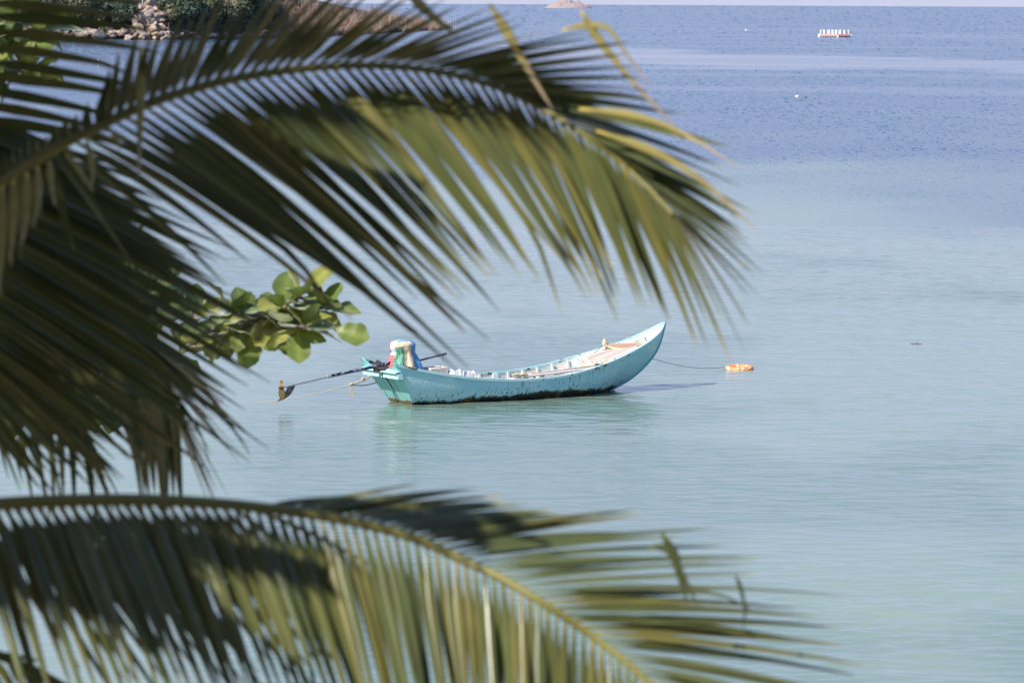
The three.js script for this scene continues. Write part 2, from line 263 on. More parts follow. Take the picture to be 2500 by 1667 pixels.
function hull(xs, s, side, inset = 0) {
  const Ys = sheer(xs), b = Math.max(0.006, beam(xs) - inset), Yk = keelY(xs) + inset * 1.3, h = Math.max(0.02, Ys - Yk), c = b * ctrlB(xs), yc = Yk + h * ctrlY(xs), u = 1 - s;
  const z = 2 * u * s * c + s * s * b, y = u * u * Yk + 2 * u * s * yc + s * s * (Yk + h);
  return V(xs - 0.66 * clamp(1 - xs / 2) * y, y, side * z);
}
const station = (u) => 7.5 * (1 - Math.pow(1 - u, 1.35));
const paintCol = (dx, wid) => (u, v) => { // weathered turquoise paint: brush marks, drips below the rail, a ragged crust of weed and barnacle at the waterline
  const X = u * wid - dx, Y = v * 2.2 - 0.5, n = fbm(X * 3, Y * 5, 4), f = fbm(X * 26, Y * 26, 3), dr = fbm(X * 22 + 5, Y * 1.6, 3);
  let c = [0.63 + 0.10 * (n - 0.5), 0.825 + 0.07 * (n - 0.5), 0.865 + 0.05 * (n - 0.5)];
  const edge = 0.05 + 0.11 * sm(0.0, 3.2, X) * (1 - 0.3 * sm(4.2, 5.8, X)) + 0.16 * (fbm(X * 4.5, 2.1, 4) - 0.5) + 0.10 * (f - 0.5);
  const crust = sm(edge + 0.035, edge - 0.03, Y);
  const ochre = fbm(X * 7 + 3, Y * 9, 3), cr = ochre > 0.60 ? [0.36, 0.28, 0.10] : f > 0.6 ? [0.16, 0.14, 0.11] : [0.075, 0.075, 0.06];
  const speck = sm(0.66, 0.74, fbm(X * 30 + 11, Y * 20, 3)) * sm(edge + 0.32, edge, Y) * 0.85;
  const drip = sm(0.62, 0.74, dr) * sm(0.12, 0.45, Y) * sm(2.0, 3.0, X) * (1 - sm(5.0, 6.2, X)) * 0.38;
  const chalk = 0.55 * sm(0.46, 0.66, fbm(X * 1.6 + 3, Y * 2.4, 5)) * (0.6 + 0.8 * f); c = c.map((q, k) => lerp(q, [0.74, 0.87, 0.88][k], Math.min(0.7, chalk)));
  c = c.map((q, k) => lerp(q, [0.20, 0.21, 0.19][k], Math.max(speck, drip))); c = c.map((q, k) => lerp(q, cr[k], crust));
  return c;
};
const hullMap = tex(2048, 512, paintCol(1, 9), true, false);
const transMap = tex(512, 512, (u, v) => { // transom: paler, with a brown scum line
  const X = u * 2 - 1, Y = v * 2.2 - 0.5, n = fbm(X * 4, Y * 6, 4), f = fbm(X * 22, Y * 22, 3), e = 0.07 + 0.05 * (fbm(X * 5, 3, 3) - 0.5); let c = [0.55 + 0.08 * (n - 0.5), 0.80 + 0.05 * (n - 0.5), 0.79];
  const k = sm(e + 0.03, e - 0.01, Y), st = sm(0.62, 0.72, fbm(X * 16, Y * 2.2, 3)) * 0.25; c = c.map((q, i) => lerp(q, [0.42, 0.45, 0.38][i], st)); return c.map((q, i) => lerp(q, (Y < e - 0.10 ? [0.10, 0.09, 0.05] : [0.36 + 0.2 * f, 0.29 + 0.18 * f, 0.17 + 0.14 * f])[i], k)); }, true, false);
const roughBump = tex(512, 512, grey((u, v) => 0.6 * fbm(u * 40, v * 40, 3) + 0.4 * fbm(u * 9, v * 9, 3)), false); roughBump.repeat.set(8, 2);
const hullMat = std(0xffffff, 0.55, { map: hullMap, bumpMap: roughBump, bumpScale: 0.02 });
const transMat = std(0xffffff, 0.6, { map: transMap, bumpMap: roughBump, bumpScale: 0.008 });
const railMap = tex(1024, 64, (u, v) => { const n = fbm(u * 120, v * 3, 4), m = fbm(u * 16 + 3, v, 3), chip = sm(0.60, 0.66, n * 0.55 + m * 0.45) * 0.8; return [0.68, 0.83, 0.84].map((q, k) => lerp(q + 0.05 * (n - 0.5), [0.22, 0.20, 0.18][k], chip)); });
const railMat = std(0xffffff, 0.6, { map: railMap });
const paleMap = tex(512, 256, (u, v) => { const n = fbm(u * 10, v * 10, 4), g = fbm(u * 60, v * 8, 3), w = sm(0.54, 0.62, fbm(u * 7 + 9, v * 6, 4)); return [0.80, 0.79, 0.755].map((q, k) => lerp(q + 0.08 * (n - 0.5) + 0.10 * (g - 0.5), [0.66, 0.78, 0.78][k], w * 0.7)); });
const innerMat = std(0xffffff, 0.75, { map: paleMap, side: THREE.DoubleSide });
const paleMat = std([0.55, 0.76, 0.80], 0.6);
const ribMat = std([0.60, 0.64, 0.62], 0.75);
const woodTone = [[0.89, 0.83, 0.78], [0.87, 0.80, 0.74], [0.91, 0.85, 0.81], [0.83, 0.76, 0.70]];
const woodMats = woodTone.map((c, i) => { const t = tex(256, 64, (u, v) => { const g = fbm(u * 4 + i * 9, v * 26, 4), s = fbm(u * 30, v * 90 + i, 3), k = sm(0.63, 0.7, fbm(u * 9 + i, v * 9, 3)) * 0.15; const m = (0.80 + 0.34 * (g - 0.5) + 0.22 * (s - 0.5)) * (1 - k); return c.map((q) => q * m * 1.15); }); return std(0xffffff, 0.85, { map: t }); });
const ropeMat = std([0.46, 0.36, 0.24], 0.95), darkRope = std([0.16, 0.14, 0.12], 0.9), paleRope = std([0.62, 0.54, 0.40], 0.95);

const boat = thing('fishing_boat', 'turquoise wooden fishing boat with high bow moored in the bay', 'boat', BO.toArray(), TH);
for (const side of [1, -1]) {
  const g = gridGeo(110, 18, (u, v) => hull(station(u), v, side), (u, v, p) => [(p.x + 1) / 9, (p.y + 0.5) / 2.2]);
  if (side < 0) { g.index.array.reverse(); g.computeVertexNormals(); }
  part('hull_side', g, hullMat, boat);
  const gi = gridGeo(90, 14, (u, v) => hull(Math.min(station(u), 7.25), 0.30 + 0.70 * v, side, lerp(0.035, 0.075, sm(5, 7, station(u)))), (u, v, p) => [p.x / 2, p.y / 1]);
  part('inner_planking', gi, innerMat, boat);
  // the rail along the top edge
  const railG = gridGeo(110, 4, (u, v) => { const a = hull(station(u), 1, side), w = lerp(1, 0.35, sm(0.9, 1, u)), q = [[-0.045, -0.045], [0.028, -0.045], [0.03, 0.012], [-0.045, 0.016], [-0.045, -0.045]][Math.round(v * 4)]; return V(a.x, a.y + q[1], a.z + side * q[0] * w); }, (u, v) => [u, v]);
  part('gunwale', toFlat(railG), railMat, boat);
}
function toFlat(g) { const f = g.toNonIndexed(); f.computeVertexNormals(); return f; }
{ // stem, transom
  const pts = []; for (let i = 0; i <= 14; i++) { const x = lerp(5.3, 7.5, i / 14); pts.push(V(x + 0.012, keelY(x) + 0.01, 0)); } pts.push(V(7.52, 1.61, 0));
  part('stem', tubeGeo(pts, 0.035, 0.04, 8, 40), hullMat.clone(), boat).material.map = null;
  boat.children[boat.children.length - 1].material.color.setRGB(0.19, 0.48, 0.57);
  const sh = new THREE.Shape(), L = [], n = 16;
  for (let i = 0; i <= n; i++) { const p = hull(0, i / n, 1); L.push([p.z, p.y]); }
  sh.moveTo(0, L[0][1]); for (const [z, y] of L) sh.lineTo(z, y);
  for (const [z, y] of [[0.70, 1.03], [0.52, 0.90], [0.3, 0.83], [0, 0.81], [-0.3, 0.83], [-0.52, 0.90], [-0.68, 1.04]]) sh.lineTo(z, y);
  for (const [z, y] of L.slice().reverse()) sh.lineTo(-z, y);
  const g = new THREE.ExtrudeGeometry(sh, { depth: 0.05, bevelEnabled: false }), p = g.attributes.position, uv = g.attributes.uv;
  for (let i = 0; i < p.count; i++) { const z = p.getX(i), y = p.getY(i), x = p.getZ(i); p.setXYZ(i, 0.04 - x - 0.66 * y, y, z); uv.setXY(i, (z + 1) / 2, (y + 0.5) / 2.2); }
  g.computeVertexNormals(); part('transom', g, transMat, boat);
  const beamG = new THREE.BoxGeometry(0.13, 0.12, 1.56, 1, 1, 12); beamG.translate(-0.66 * 0.70 - 0.07, 0.70, 0); part('transom_beam', beamG, transMat.clone(), boat).material.map = null;
  boat.children[boat.children.length - 1].material.color.setRGB(0.42, 0.70, 0.69);
  part('upper_ledge', slab([V(-0.50, 0.845, 0.76), V(-0.66, 0.80, 0.76), V(-0.66, 0.80, -0.76), V(-0.50, 0.845, -0.76)].reverse(), 0.03), boat.children[boat.children.length - 1].material, boat);
  part('stern_post', bar(V(-0.66 * 0.62 - 0.025, 0.63, -0.02), V(0.14, -0.20, -0.02), 0.022, 6), std([0.10, 0.17, 0.16], 0.8), boat);
  part('towing_hook', tubeGeo([V(-0.56, 0.79, 0.1), V(-0.62, 0.73, 0.1), V(-0.60, 0.66, 0.1), V(-0.55, 0.62, 0.12), V(-0.53, 0.6, 0.16)], 0.014, 0.014, 6, 14), std([0.10, 0.06, 0.04], 0.8, { metalness: 0.5 }), boat);
}
{ // frames, floor, seat boards
  const ribAt = (xs, side, w, m) => { const pts = []; for (let i = 0; i <= 8; i++) pts.push(hull(xs, lerp(0.42, 0.985, i / 8), side, 0.045)); const l = []; for (let i = 0; i < 8; i++) { const a = pts[i], b = pts[i + 1], q = V(0, 0, -side * 0.05); l.push(slab([a.clone().add(V(-w / 2, 0, 0)).add(q), a.clone().add(V(w / 2, 0, 0)).add(q), b.clone().add(V(w / 2, 0, 0)).add(q), b.clone().add(V(-w / 2, 0, 0)).add(q)], 0.055, V(0, 0, side))); } part('rib', mergeGeometries(l), m, boat); };
  for (let k = 0; k < 12; k++) { const xs = 0.68 + 0.41 * k; for (const s of [-1, 1]) ribAt(xs, s, 0.055, ribMat); }
  ribAt(3.18, -1, 0.15, paleMat); ribAt(5.46, -1, 0.10, paleMat);
  for (let k = 0; k < 6; k++) { const z0 = -0.54 + k * 0.18, z1 = z0 + 0.17, xe = k % 5 ? 4.9 : 4.3; part('floor_plank', slab([V(0.35, 0.2, z1), V(xe, 0.2, z1), V(xe, 0.2, z0), V(0.35, 0.2, z0)], 0.03), woodMats[k % 4], boat); }
  for (const s of [-1, 1]) part('stringer', gridGeo(40, 1, (u, v) => { const p = hull(lerp(0.5, 5.5, u), 0.80, s, 0.10); return V(p.x, p.y - 0.05 * v, p.z - s * 0.01); }), std([0.42, 0.38, 0.33], 0.85, { side: THREE.DoubleSide }), boat);
}
{ // bow deck of bare planks, its front board and bulkhead
  const dk = (x) => sheer(x) - 0.035, half = (x) => beam(x) - 0.045, n = 6, xa = (f) => 5.50 + 0.16 * f, xb = (f) => 6.20 + 0.42 * f; // f across 0 far .. 1 near
  for (let k = 0; k < n; k++) {
    const f0 = k / n + 0.006, f1 = (k + 1) / n - 0.006, P = (x, f) => V(x, dk(x) - 0.004 * ((k * 7) % 3), lerp(-half(x), half(x), f)), l = [];
    for (let i = 0; i < 5; i++) { const t0 = i / 5, t1 = (i + 1) / 5; l.push(slab([P(lerp(xa(f1), xb(f1), t0), f1), P(lerp(xa(f1), xb(f1), t1), f1), P(lerp(xa(f0), xb(f0), t1), f0), P(lerp(xa(f0), xb(f0), t0), f0)], 0.03)); }
    part('deck_plank', mergeGeometries(l), woodMats[(k * 3) % 4], boat);
  }
  const A = V(xa(0) - 0.02, dk(5.5) + 0.0, -half(5.5)), B = V(xa(1) - 0.02, dk(5.66) - 0.0, half(5.66)), dn = (p, h) => p.clone().add(V(0.02, -h, 0)), fw = V(1, 0, 0);
  part('deck_beam', slab([A, B, dn(B, 0.13).add(V(0, 0, -0.07)), dn(A, 0.13).add(V(0, 0, 0.07))], 0.05, fw), woodMats[2], boat);
  const mid = A.clone().lerp(B, 0.42);
  part('bulkhead_board', slab([dn(A, 0.135), dn(mid, 0.135), dn(mid, 0.50), dn(A, 0.50).add(V(0, 0, 0.22))], 0.03, fw), woodMats[1], boat);
  for (const f of [0.36, 0.62]) part('bolt', new THREE.SphereGeometry(0.014, 8, 6).translate(...A.clone().lerp(B, f).add(V(-0.006, -0.085, 0)).toArray()), std([0.05, 0.04, 0.04], 0.6), boat);
  { const c = A.clone().lerp(B, 0.56).add(V(0.34, 0.047, 0)); part('deck_staple', merge([tubeGeo([c, c.clone().add(V(0.14, 0.012, -0.01))], 0.009, 0.009, 5, 2), tubeGeo([c.clone().add(V(0.14, 0.012, -0.01)), c.clone().add(V(0.15, 0.012, 0.10))], 0.009, 0.009, 5, 2), tubeGeo([c.clone().add(V(0.15, 0.012, 0.10)), c.clone().add(V(0.04, 0.003, 0.11))], 0.009, 0.009, 5, 2)]), std([0.06, 0.05, 0.05], 0.6), boat); }
  // forward bow board, painted pale blue, hollowed
  const bowS = (u, v) => { const x = lerp(xb(v) + 0.10, 7.43, u), h = half(Math.min(x, 7.46)) * 0.98, f = lerp(-1, 1, v); return V(x, sheer(x) - 0.03 - 0.11 * (1 - f * f) * (1 - u), f * h); };
  part('bow_board', gridGeo(26, 14, bowS, (u, v) => [u * 0.5, v * 0.5]), std([0.66, 0.84, 0.87], 0.55, { side: THREE.DoubleSide }), boat);
  const crackM = std([0.10, 0.30, 0.30], 0.8), crack = (q, w) => part('bow_crack', tubeGeo(q.map(([u, v]) => bowS(u, v).add(V(0, 0.004, 0))), w, w * 0.5, 5, 18), crackM, boat);
  crack([[0.30, 0.20], [0.40, 0.22], [0.52, 0.30], [0.64, 0.42], [0.70, 0.52]], 0.020); crack([[0.27, 0.27], [0.36, 0.28], [0.46, 0.29]], 0.016);
  // mooring posts and the cross board between them
  const f0 = boatPx(1477, 846, -0.5), n0 = boatPx(1576, 841, 0.27);
  const post = (b, h, r, m) => { const g = new THREE.CylinderGeometry(r, r * 1.1, h + 0.06, 10, 1); g.translate(b.x, b.y + (h - 0.06) / 2, b.z); part('mooring_post', g, m, boat); };
  post(f0, 0.19, 0.045, woodMats[3]); post(n0, 0.17, 0.028, std([0.25, 0.22, 0.20], 0.9));
  part('cross_board', slab([V(f0.x, f0.y + 0.06, f0.z), V(n0.x, n0.y + 0.05, n0.z), V(n0.x, n0.y - 0.06, n0.z), V(f0.x, f0.y - 0.06, f0.z)], 0.05, fw), std([0.42, 0.26, 0.20], 0.85), boat);
  const bk = (d, y) => { const a = f0.clone().lerp(n0, 0.08), b = f0.clone().lerp(n0, 0.86); return [V(a.x + d, a.y + y, a.z), V(b.x + d, b.y + y, b.z), V(b.x + d + 0.10, b.y + y, b.z - 0.04), V(a.x + d + 0.10, a.y + y, a.z + 0.04)]; };
  part('cross_board', slab(bk(0.055, 0.07), 0.03), woodMats[0], boat);
  // rope wound round both posts
  const R = rng(3), coil = [];
  for (let k = 0; k < 4; k++) coil.push(new THREE.TorusGeometry(0.056, 0.014, 6, 16).rotateX(Math.PI / 2 + 0.2 * (R() - 0.5)).translate(f0.x, f0.y + 0.05 + 0.028 * k, f0.z));
  for (let k = 0; k < 6; k++) coil.push(new THREE.TorusGeometry(0.042, 0.014, 6, 16).rotateX(Math.PI / 2 + 0.3 * (R() - 0.5)).translate(n0.x, n0.y - 0.03 + 0.027 * k, n0.z));
  for (let k = 0; k < 5; k++) coil.push(tubeGeo([V(f0.x - 0.05, f0.y + 0.06, f0.z), V(lerp(f0.x, n0.x, 0.3) - 0.07, f0.y - 0.02 - 0.01 * k, lerp(f0.z, n0.z, 0.3)), V(lerp(f0.x, n0.x, 0.7) - 0.08 - 0.02 * k, f0.y - 0.03, lerp(f0.z, n0.z, 0.72)), V(n0.x - 0.05, n0.y + 0.02 * k - 0.02, n0.z)], 0.011, 0.011, 5, 20));
  part('mooring_rope', merge(coil), paleRope, boat);
  part('hanging_line', tubeGeo([V(f0.x - 0.04, f0.y + 0.03, f0.z), boatPx(1466, 848, -0.55), boatPx(1456, 858, -0.55), boatPx(1447, 864, -0.6)], 0.007, 0.007, 5, 16), darkRope, boat);
  part('rope_end', tubeGeo([boatPx(1456, 898, 0.55), boatPx(1466, 890, 0.5), boatPx(1476, 884, 0.42)], 0.012, 0.012, 5, 10), paleRope, boat);
  part('prop_stick', bar(boatPx(1466, 896, 0.35), boatPx(1465.5, 880, 0.35), 0.009, 6), woodMats[0], boat);
}

// ------------------------------------------------------------------ things in and on the boat
function onBoat(name, label, category, p) { const w = toWorld(p[0], p[1], p[2]); return thing(name, label, category, w.toArray(), TH); }
const rel = (p) => (x, y, z) => V(x - p[0], y - p[1], z - p[2]);
{ // long-tail motor: engine under the cover, long shaft, propeller, skeg, tiller
  const b = [0, 0.23, 0], r = rel(b), t = onBoat('longtail_motor', 'long-tail outboard motor with blue shaft reaching out behind the stern', 'motor', b);
  part('engine', new THREE.BoxGeometry(0.34, 0.42, 0.34, 2, 2, 2).translate(0, 0.84, 0), std([0.06, 0.06, 0.065], 0.5, { metalness: 0.4 }), t);
  part('mount', merge([bar(V(0, 0.0, 0), V(0, 0.7, 0), 0.05), bar(V(-0.1, 0.0, 0.2), V(0, 0.6, 0), 0.03), bar(V(-0.1, 0.0, -0.2), V(0, 0.6, 0), 0.03)]), std([0.08, 0.08, 0.08], 0.5, { metalness: 0.6 }), t);
  const s0 = r(0.05, 1.0, 0), s1 = r(-0.67, 0.9, 0), s2 = r(-1.99, 0.72, 0), s3 = r(-3.23, 0.525, 0);
  part('drive_shaft', merge([bar(s0, s1, 0.045, 10), bar(s1, s2, 0.036, 10)]), std(0xffffff, 0.4, { clearcoat: 0.3, map: tex(128, 128, (u, v) => { const n = fbm(u * 10, v * 22, 4); return n > 0.62 ? [0.62, 0.62, 0.64] : [0.07, 0.08, 0.20]; }) }), t);
  part('tail_tube', merge([bar(s2, s3, 0.028, 10), new THREE.CylinderGeometry(0.042, 0.042, 0.1, 10).rotateZ(Math.PI / 2).translate(s2.x, s2.y, s2.z)]), std([0.48, 0.47, 0.46], 0.45, { metalness: 0.6 }), t);
  const prop = new THREE.Group(); prop.name = 'propeller'; t.add(prop); prop.position.copy(r(-3.27, 0.515, 0));
  const bronze = std([0.62, 0.36, 0.10], 0.4, { metalness: 0.35 });
  part('hub', new THREE.CylinderGeometry(0.035, 0.045, 0.10, 12).rotateZ(Math.PI / 2), std([0.16, 0.09, 0.05], 0.6, { metalness: 0.4 }), prop);
  for (const [a, L, w] of [[0.12, 0.15, 0.055], [Math.PI - 0.1, 0.235, 0.15]]) {
    const g = gridGeo(8, 8, (u, v) => { const y = 0.03 + L * u, h = w * Math.sin(Math.PI * Math.min(1, 0.12 + 0.88 * u)) ** 0.6 * (v - 0.5) * 1.6; return V(0.35 * h + 0.02 * Math.sin(u * 3), y, h * 0.95); });
    const back = g.clone(); back.translate(0.008, 0, 0); const m = part('blade', merge([g, back]), bronze, prop); m.material.side = THREE.DoubleSide; m.rotation.x = a; m.rotation.y = 0.9;
  }
  { const sk = new THREE.Shape(), A = r(-2.90, 0.56, 0), B = r(-3.38, 0.21, 0); sk.moveTo(A.x, A.y); sk.quadraticCurveTo(A.x - 0.09, A.y - 0.30, B.x, B.y); sk.quadraticCurveTo(A.x - 0.24, A.y - 0.20, A.x - 0.19, A.y - 0.03); sk.closePath();
    part('skeg', new THREE.ExtrudeGeometry(sk, { depth: 0.018, bevelEnabled: true, bevelSize: 0.004, bevelThickness: 0.004, bevelSegments: 1, curveSegments: 14 }).translate(0, 0, -0.009), std(0xffffff, 0.7, { metalness: 0.3, map: tex(64, 64, (u, v) => { const n = fbm(u * 12, v * 12, 4); return [0.22 + 0.35 * n, 0.21 + 0.33 * n, 0.21 + 0.3 * n]; }) }), t); }
  part('tiller', merge([tubeGeo([r(0.2, 0.95, 0), r(0.51, 0.985, 0), r(0.80, 1.035, 0), r(1.20, 1.105, 0)], 0.02, 0.026, 8, 12), bar(r(1.10, 1.085, 0), r(1.22, 1.108, 0), 0.032, 8)]), std([0.09, 0.075, 0.10], 0.6), t);
  part('throttle_line', tubeGeo([r(1.12, 1.07, 0), r(1.13, 0.95, 0), r(1.14, 0.86, 0.0), r(1.16, 0.70, 0.02)], 0.008, 0.008, 5, 12), ropeMat, t);
  part('line_knot', merge([0, 1, 2, 3].map((k) => new THREE.TorusGeometry(0.03 + 0.006 * k, 0.014, 6, 12).rotateX(0.6 * k).rotateY(k * 1.3).translate(...r(1.15, 0.80 - 0.02 * k, 0.01).toArray()))), ropeMat, t);
  part('guard_plate', slab([r(-0.50, 1.02, -0.30), r(-0.80, 0.90, -0.02), r(-0.62, 0.80, 0.28), r(-0.42, 0.90, 0.05)], 0.015), std([0.045, 0.035, 0.035], 0.7), t);
  part('guard_plate', slab([r(-0.80, 0.88, 0.0), r(-0.58, 0.86, 0.10), r(-0.56, 0.76, 0.12), r(-0.78, 0.76, 0.02)], 0.015, V(0, 0, -1)), std([0.05, 0.035, 0.03], 0.7), t);
}
{ // the patched cover over the engine, sewn from coloured sheets, tied at the waist
  const b = [0.02, 0.62, 0], t = onBoat('engine_cover', 'patched red, green, cream and blue tarpaulin tied over the motor', 'tarpaulin', b);
  const cx = smoothTable([[0, 0.02], [0.28, 0.04], [0.55, 0.01], [0.70, -0.01], [0.85, -0.01]]), rx = smoothTable([[0, 0.50], [0.14, 0.47], [0.32, 0.40], [0.5, 0.30], [0.56, 0.262], [0.64, 0.295], [0.75, 0.295], [0.82, 0.23], [0.855, 0.02]]), rz = smoothTable([[0, 0.34], [0.3, 0.29], [0.55, 0.235], [0.66, 0.26], [0.78, 0.25], [0.855, 0.02]]);
  const surf = (ph, y) => { // ph measured from the side that faces the beach, positive towards the bow
    const a = ph + Math.atan2(0.83, -0.55), fold = 1 + 0.09 * Math.sin(ph * 9 + y * 5 + Math.sin(y * 9)) * (1 - sm(0.62, 0.85, y)) + 0.16 * (fbm(Math.cos(ph) * 3 + 5, Math.sin(ph) * 3 + y * 5, 3) - 0.5);
    const sag = -0.04 * Math.max(0, Math.cos(ph * 2)) * (1 - y); const dir = -1; // local x grows towards the bow
    const ang = Math.atan2(0.83, -0.55) + dir * ph; return V(cx(y) + Math.cos(ang) * rx(y) * fold, y + sag + 0.03 * fbm(ph * 2, y * 3, 2), Math.sin(ang) * rz(y) * fold);
  };
  const clothBump = tex(256, 256, grey((u, v) => fbm(u * 9, v * 9, 4)), false);
  const cloth = (c) => std(c, 0.5, { side: THREE.DoubleSide, bumpMap: clothBump, bumpScale: 0.03 });
  const red = cloth([0.58, 0.13, 0.14]), green = cloth([0.12, 0.34, 0.24]), cream = cloth([0.68, 0.55, 0.38]), blue = cloth([0.09, 0.27, 0.54]), pale = cloth([0.62, 0.66, 0.72]);
  const D = Math.PI / 180, piece = (name, p0, p1, y0, y1, m) => part(name, gridGeo(20, 20, (u, v) => surf(lerp(p0, p1, u) * D, lerp(y0, y1, v)), (u, v) => [u, v]), m, t);
  piece('red_sheet', -112, -34, 0.10, 0.50, red); piece('white_sheet', -112, -34, 0.50, 0.855, pale); piece('green_sheet', -34, 10, 0.05, 0.70, green); piece('cream_sheet', 10, 52, 0, 0.70, cream); piece('cream_sheet', -34, 52, 0.70, 0.82, cream); piece('blue_sheet', 52, 150, 0.02, 0.82, blue); piece('blue_sheet', 40, 150, 0.82, 0.855, blue); piece('blue_sheet', 150, 248, 0.05, 0.855, blue); piece('pale_blue_sheet', -34, 40, 0.82, 0.855, cloth([0.30, 0.50, 0.78]));
  part('red_tail', gridGeo(10, 6, (u, v) => V(lerp(-0.28, -0.62, u), lerp(0.34, 0.24, u) - 0.10 * v - 0.04 * Math.sin(u * 3.1), lerp(0.02, 0.10, v) + 0.10 * v + 0.04 * Math.sin(u * 6))), red, t);
  part('tie_cord', new THREE.TorusGeometry(0.235, 0.009, 6, 40).rotateX(Math.PI / 2).scale(1, 1, 0.95).translate(0.01, 0.575, 0), ropeMat, t);
  part('tie_strap', tubeGeo([surf(-95 * D, 0.80).multiplyScalar(1.01), surf(-90 * D, 0.72).add(V(-0.02, 0, 0.02)), surf(-80 * D, 0.62).add(V(-0.015, 0, 0.015)), surf(-75 * D, 0.55)], 0.014, 0.01, 6, 14), std([0.55, 0.10, 0.14], 0.6), t);
}
{ // woven basket beside the motor
  const b = [0.86, 0.23, 0.08], t = onBoat('woven_basket', 'white ribbed plastic basket standing beside the motor', 'basket', b), w = 0.46, d = 0.34, h = 0.57, m = std([0.72, 0.66, 0.62], 0.6), m2 = std([0.50, 0.42, 0.38], 0.7);
  part('basket_wall', merge([new THREE.BoxGeometry(w, h, 0.012).translate(0, h / 2, d / 2), new THREE.BoxGeometry(w, h, 0.012).translate(0, h / 2, -d / 2), new THREE.BoxGeometry(0.012, h, d).translate(-w / 2, h / 2, 0), new THREE.BoxGeometry(0.012, h, d).translate(w / 2, h / 2, 0), new THREE.BoxGeometry(w, 0.012, d).translate(0, 0.01, 0)]), m2, t);
  for (let k = 0; k <= 18; k++) part('slat', new THREE.BoxGeometry(0.013, h, 0.012).translate(lerp(-w / 2, w / 2, k / 18), h / 2, d / 2 + 0.012), m, t);
  for (let k = 0; k <= 12; k++) part('slat', new THREE.BoxGeometry(0.012, h, 0.013).translate(-w / 2 - 0.012, h / 2, lerp(-d / 2, d / 2, k / 12)), m, t);
  part('rim', new THREE.TorusGeometry(1, 0.03, 6, 4).rotateX(Math.PI / 2).rotateY(Math.PI / 4).scale(w * 0.72, 0.6, d * 0.74).translate(0, h, 0), m, t);
}
function cushion(w, h, d, seed) { const g = new THREE.BoxGeometry(w, h, d, 10, 6, 8), p = g.attributes.position; for (let i = 0; i < p.count; i++) { let x = p.getX(i), y = p.getY(i), z = p.getZ(i); const a = 1 - 0.25 * Math.abs(2 * y / h) ** 3, n = 0.75 + 0.5 * fbm(x * 9 + seed, z * 9 + y * 7, 3); p.setXYZ(i, x * a * n, y * (0.8 + 0.5 * noise2(x * 8 + seed, z * 8)), z * a * n); } g.computeVertexNormals(); return g; }
{ const wh = std([0.78, 0.76, 0.73], 0.8), y = 0.2;
  const block = (X, Z, top, w, d, label, m, seed, name, cat) => { const h = top - y, o = solo(name, cushion(w, h, d, seed).translate(0, h / 2, 0), m, label, cat, toWorld(X, y + 0.005, Z).toArray()); o.rotation.y = TH; return o; };
  block(1.24, 0.30, 0.70, 0.24, 0.3, 'crumpled white foam block leaning next to the ribbed basket', wh, 1, 'foam_block', 'foam');
  block(1.60, 0.34, 0.655, 0.42, 0.3, 'larger torn white sheet bundled amidships behind the low gunwale', wh, 4, 'cloth_bundle', 'cloth');
  block(1.12, 0.05, 0.70, 0.2, 0.2, 'small red and brown rag under the tiller rope', std([0.36, 0.13, 0.10], 0.9), 7, 'rag', 'rag');
  { const o = thing('pink_strip', 'flat faded pink strip of wood lying along the gunwale amidships', 'board', toWorld(2.0, 0.2, 0.5).toArray(), TH); part('board', slab([V(-0.35, 0.36, 0.08), V(0.5, 0.31, 0.08), V(0.5, 0.31, -0.06), V(-0.35, 0.36, -0.06)], 0.03), std([0.60, 0.36, 0.34], 0.85), o); part('leg', bar(V(0, 0, 0), V(0, 0.31, 0), 0.03), woodMats[3], o); part('leg', bar(V(0.4, 0, 0), V(0.4, 0.28, 0), 0.03), woodMats[3], o); }
  { // seat boards along the near side
    const o = thing('loose_plank', 'long whitish plank propped inside the boat along the near gunwale', 'plank', toWorld(3.2, 0.2, 0.45).toArray(), TH);
    part('board', slab([V(-0.05, 0.335, 0.10), V(1.78, 0.43, 0.10), V(1.78, 0.43, -0.05), V(-0.05, 0.335, -0.05)], 0.035), std([0.66, 0.60, 0.56], 0.8), o);
    part('support', bar(V(0.2, 0, 0.02), V(0.2, 0.31, 0.02), 0.03, 6), woodMats[3], o); part('support', bar(V(1.5, 0, 0.02), V(1.5, 0.38, 0.02), 0.03, 6), woodMats[3], o); }
  { const o = thing('loose_plank', 'brown plank lying behind the whitish plank towards the bow deck', 'plank', toWorld(3.3, 0.2, 0.24).toArray(), TH);
    part('board', slab([V(0.1, 0.36, 0.09), V(1.95, 0.475, 0.09), V(1.95, 0.475, -0.04), V(0.1, 0.36, -0.04)], 0.03), woodMats[1], o); part('support', bar(V(0.5, 0, 0.02), V(0.5, 0.35, 0.02), 0.03, 6), woodMats[3], o); part('support', bar(V(1.6, 0, 0.02), V(1.6, 0.42, 0.02), 0.03, 6), woodMats[3], o); }
  { const R = rng(21), l = []; for (let k = 0; k < 15; k++) { const pts = [], cx = (R() - 0.5) * 0.16, cz = (R() - 0.5) * 0.1, r = 0.08 + 0.08 * R(); for (let i = 0; i < 8; i++) { const a = i / 8 * 6.28; pts.push(V(cx + Math.cos(a) * r * 1.3, 0.30 + 0.06 * R() + 0.004 * k, cz + Math.sin(a) * r * 0.7)); } l.push(tubeGeo(pts, 0.009, 0.009, 5, 24)); }
    const o = thing('rope_pile', 'tangled heap of tan rope amidships by the low gunwale', 'rope', toWorld(2.98, 0.2, 0.45).toArray(), TH); part('rope', merge(l), paleRope, o); part('tray', new THREE.BoxGeometry(0.4, 0.29, 0.24).translate(0, 0.145, 0), woodMats[0], o); }
}
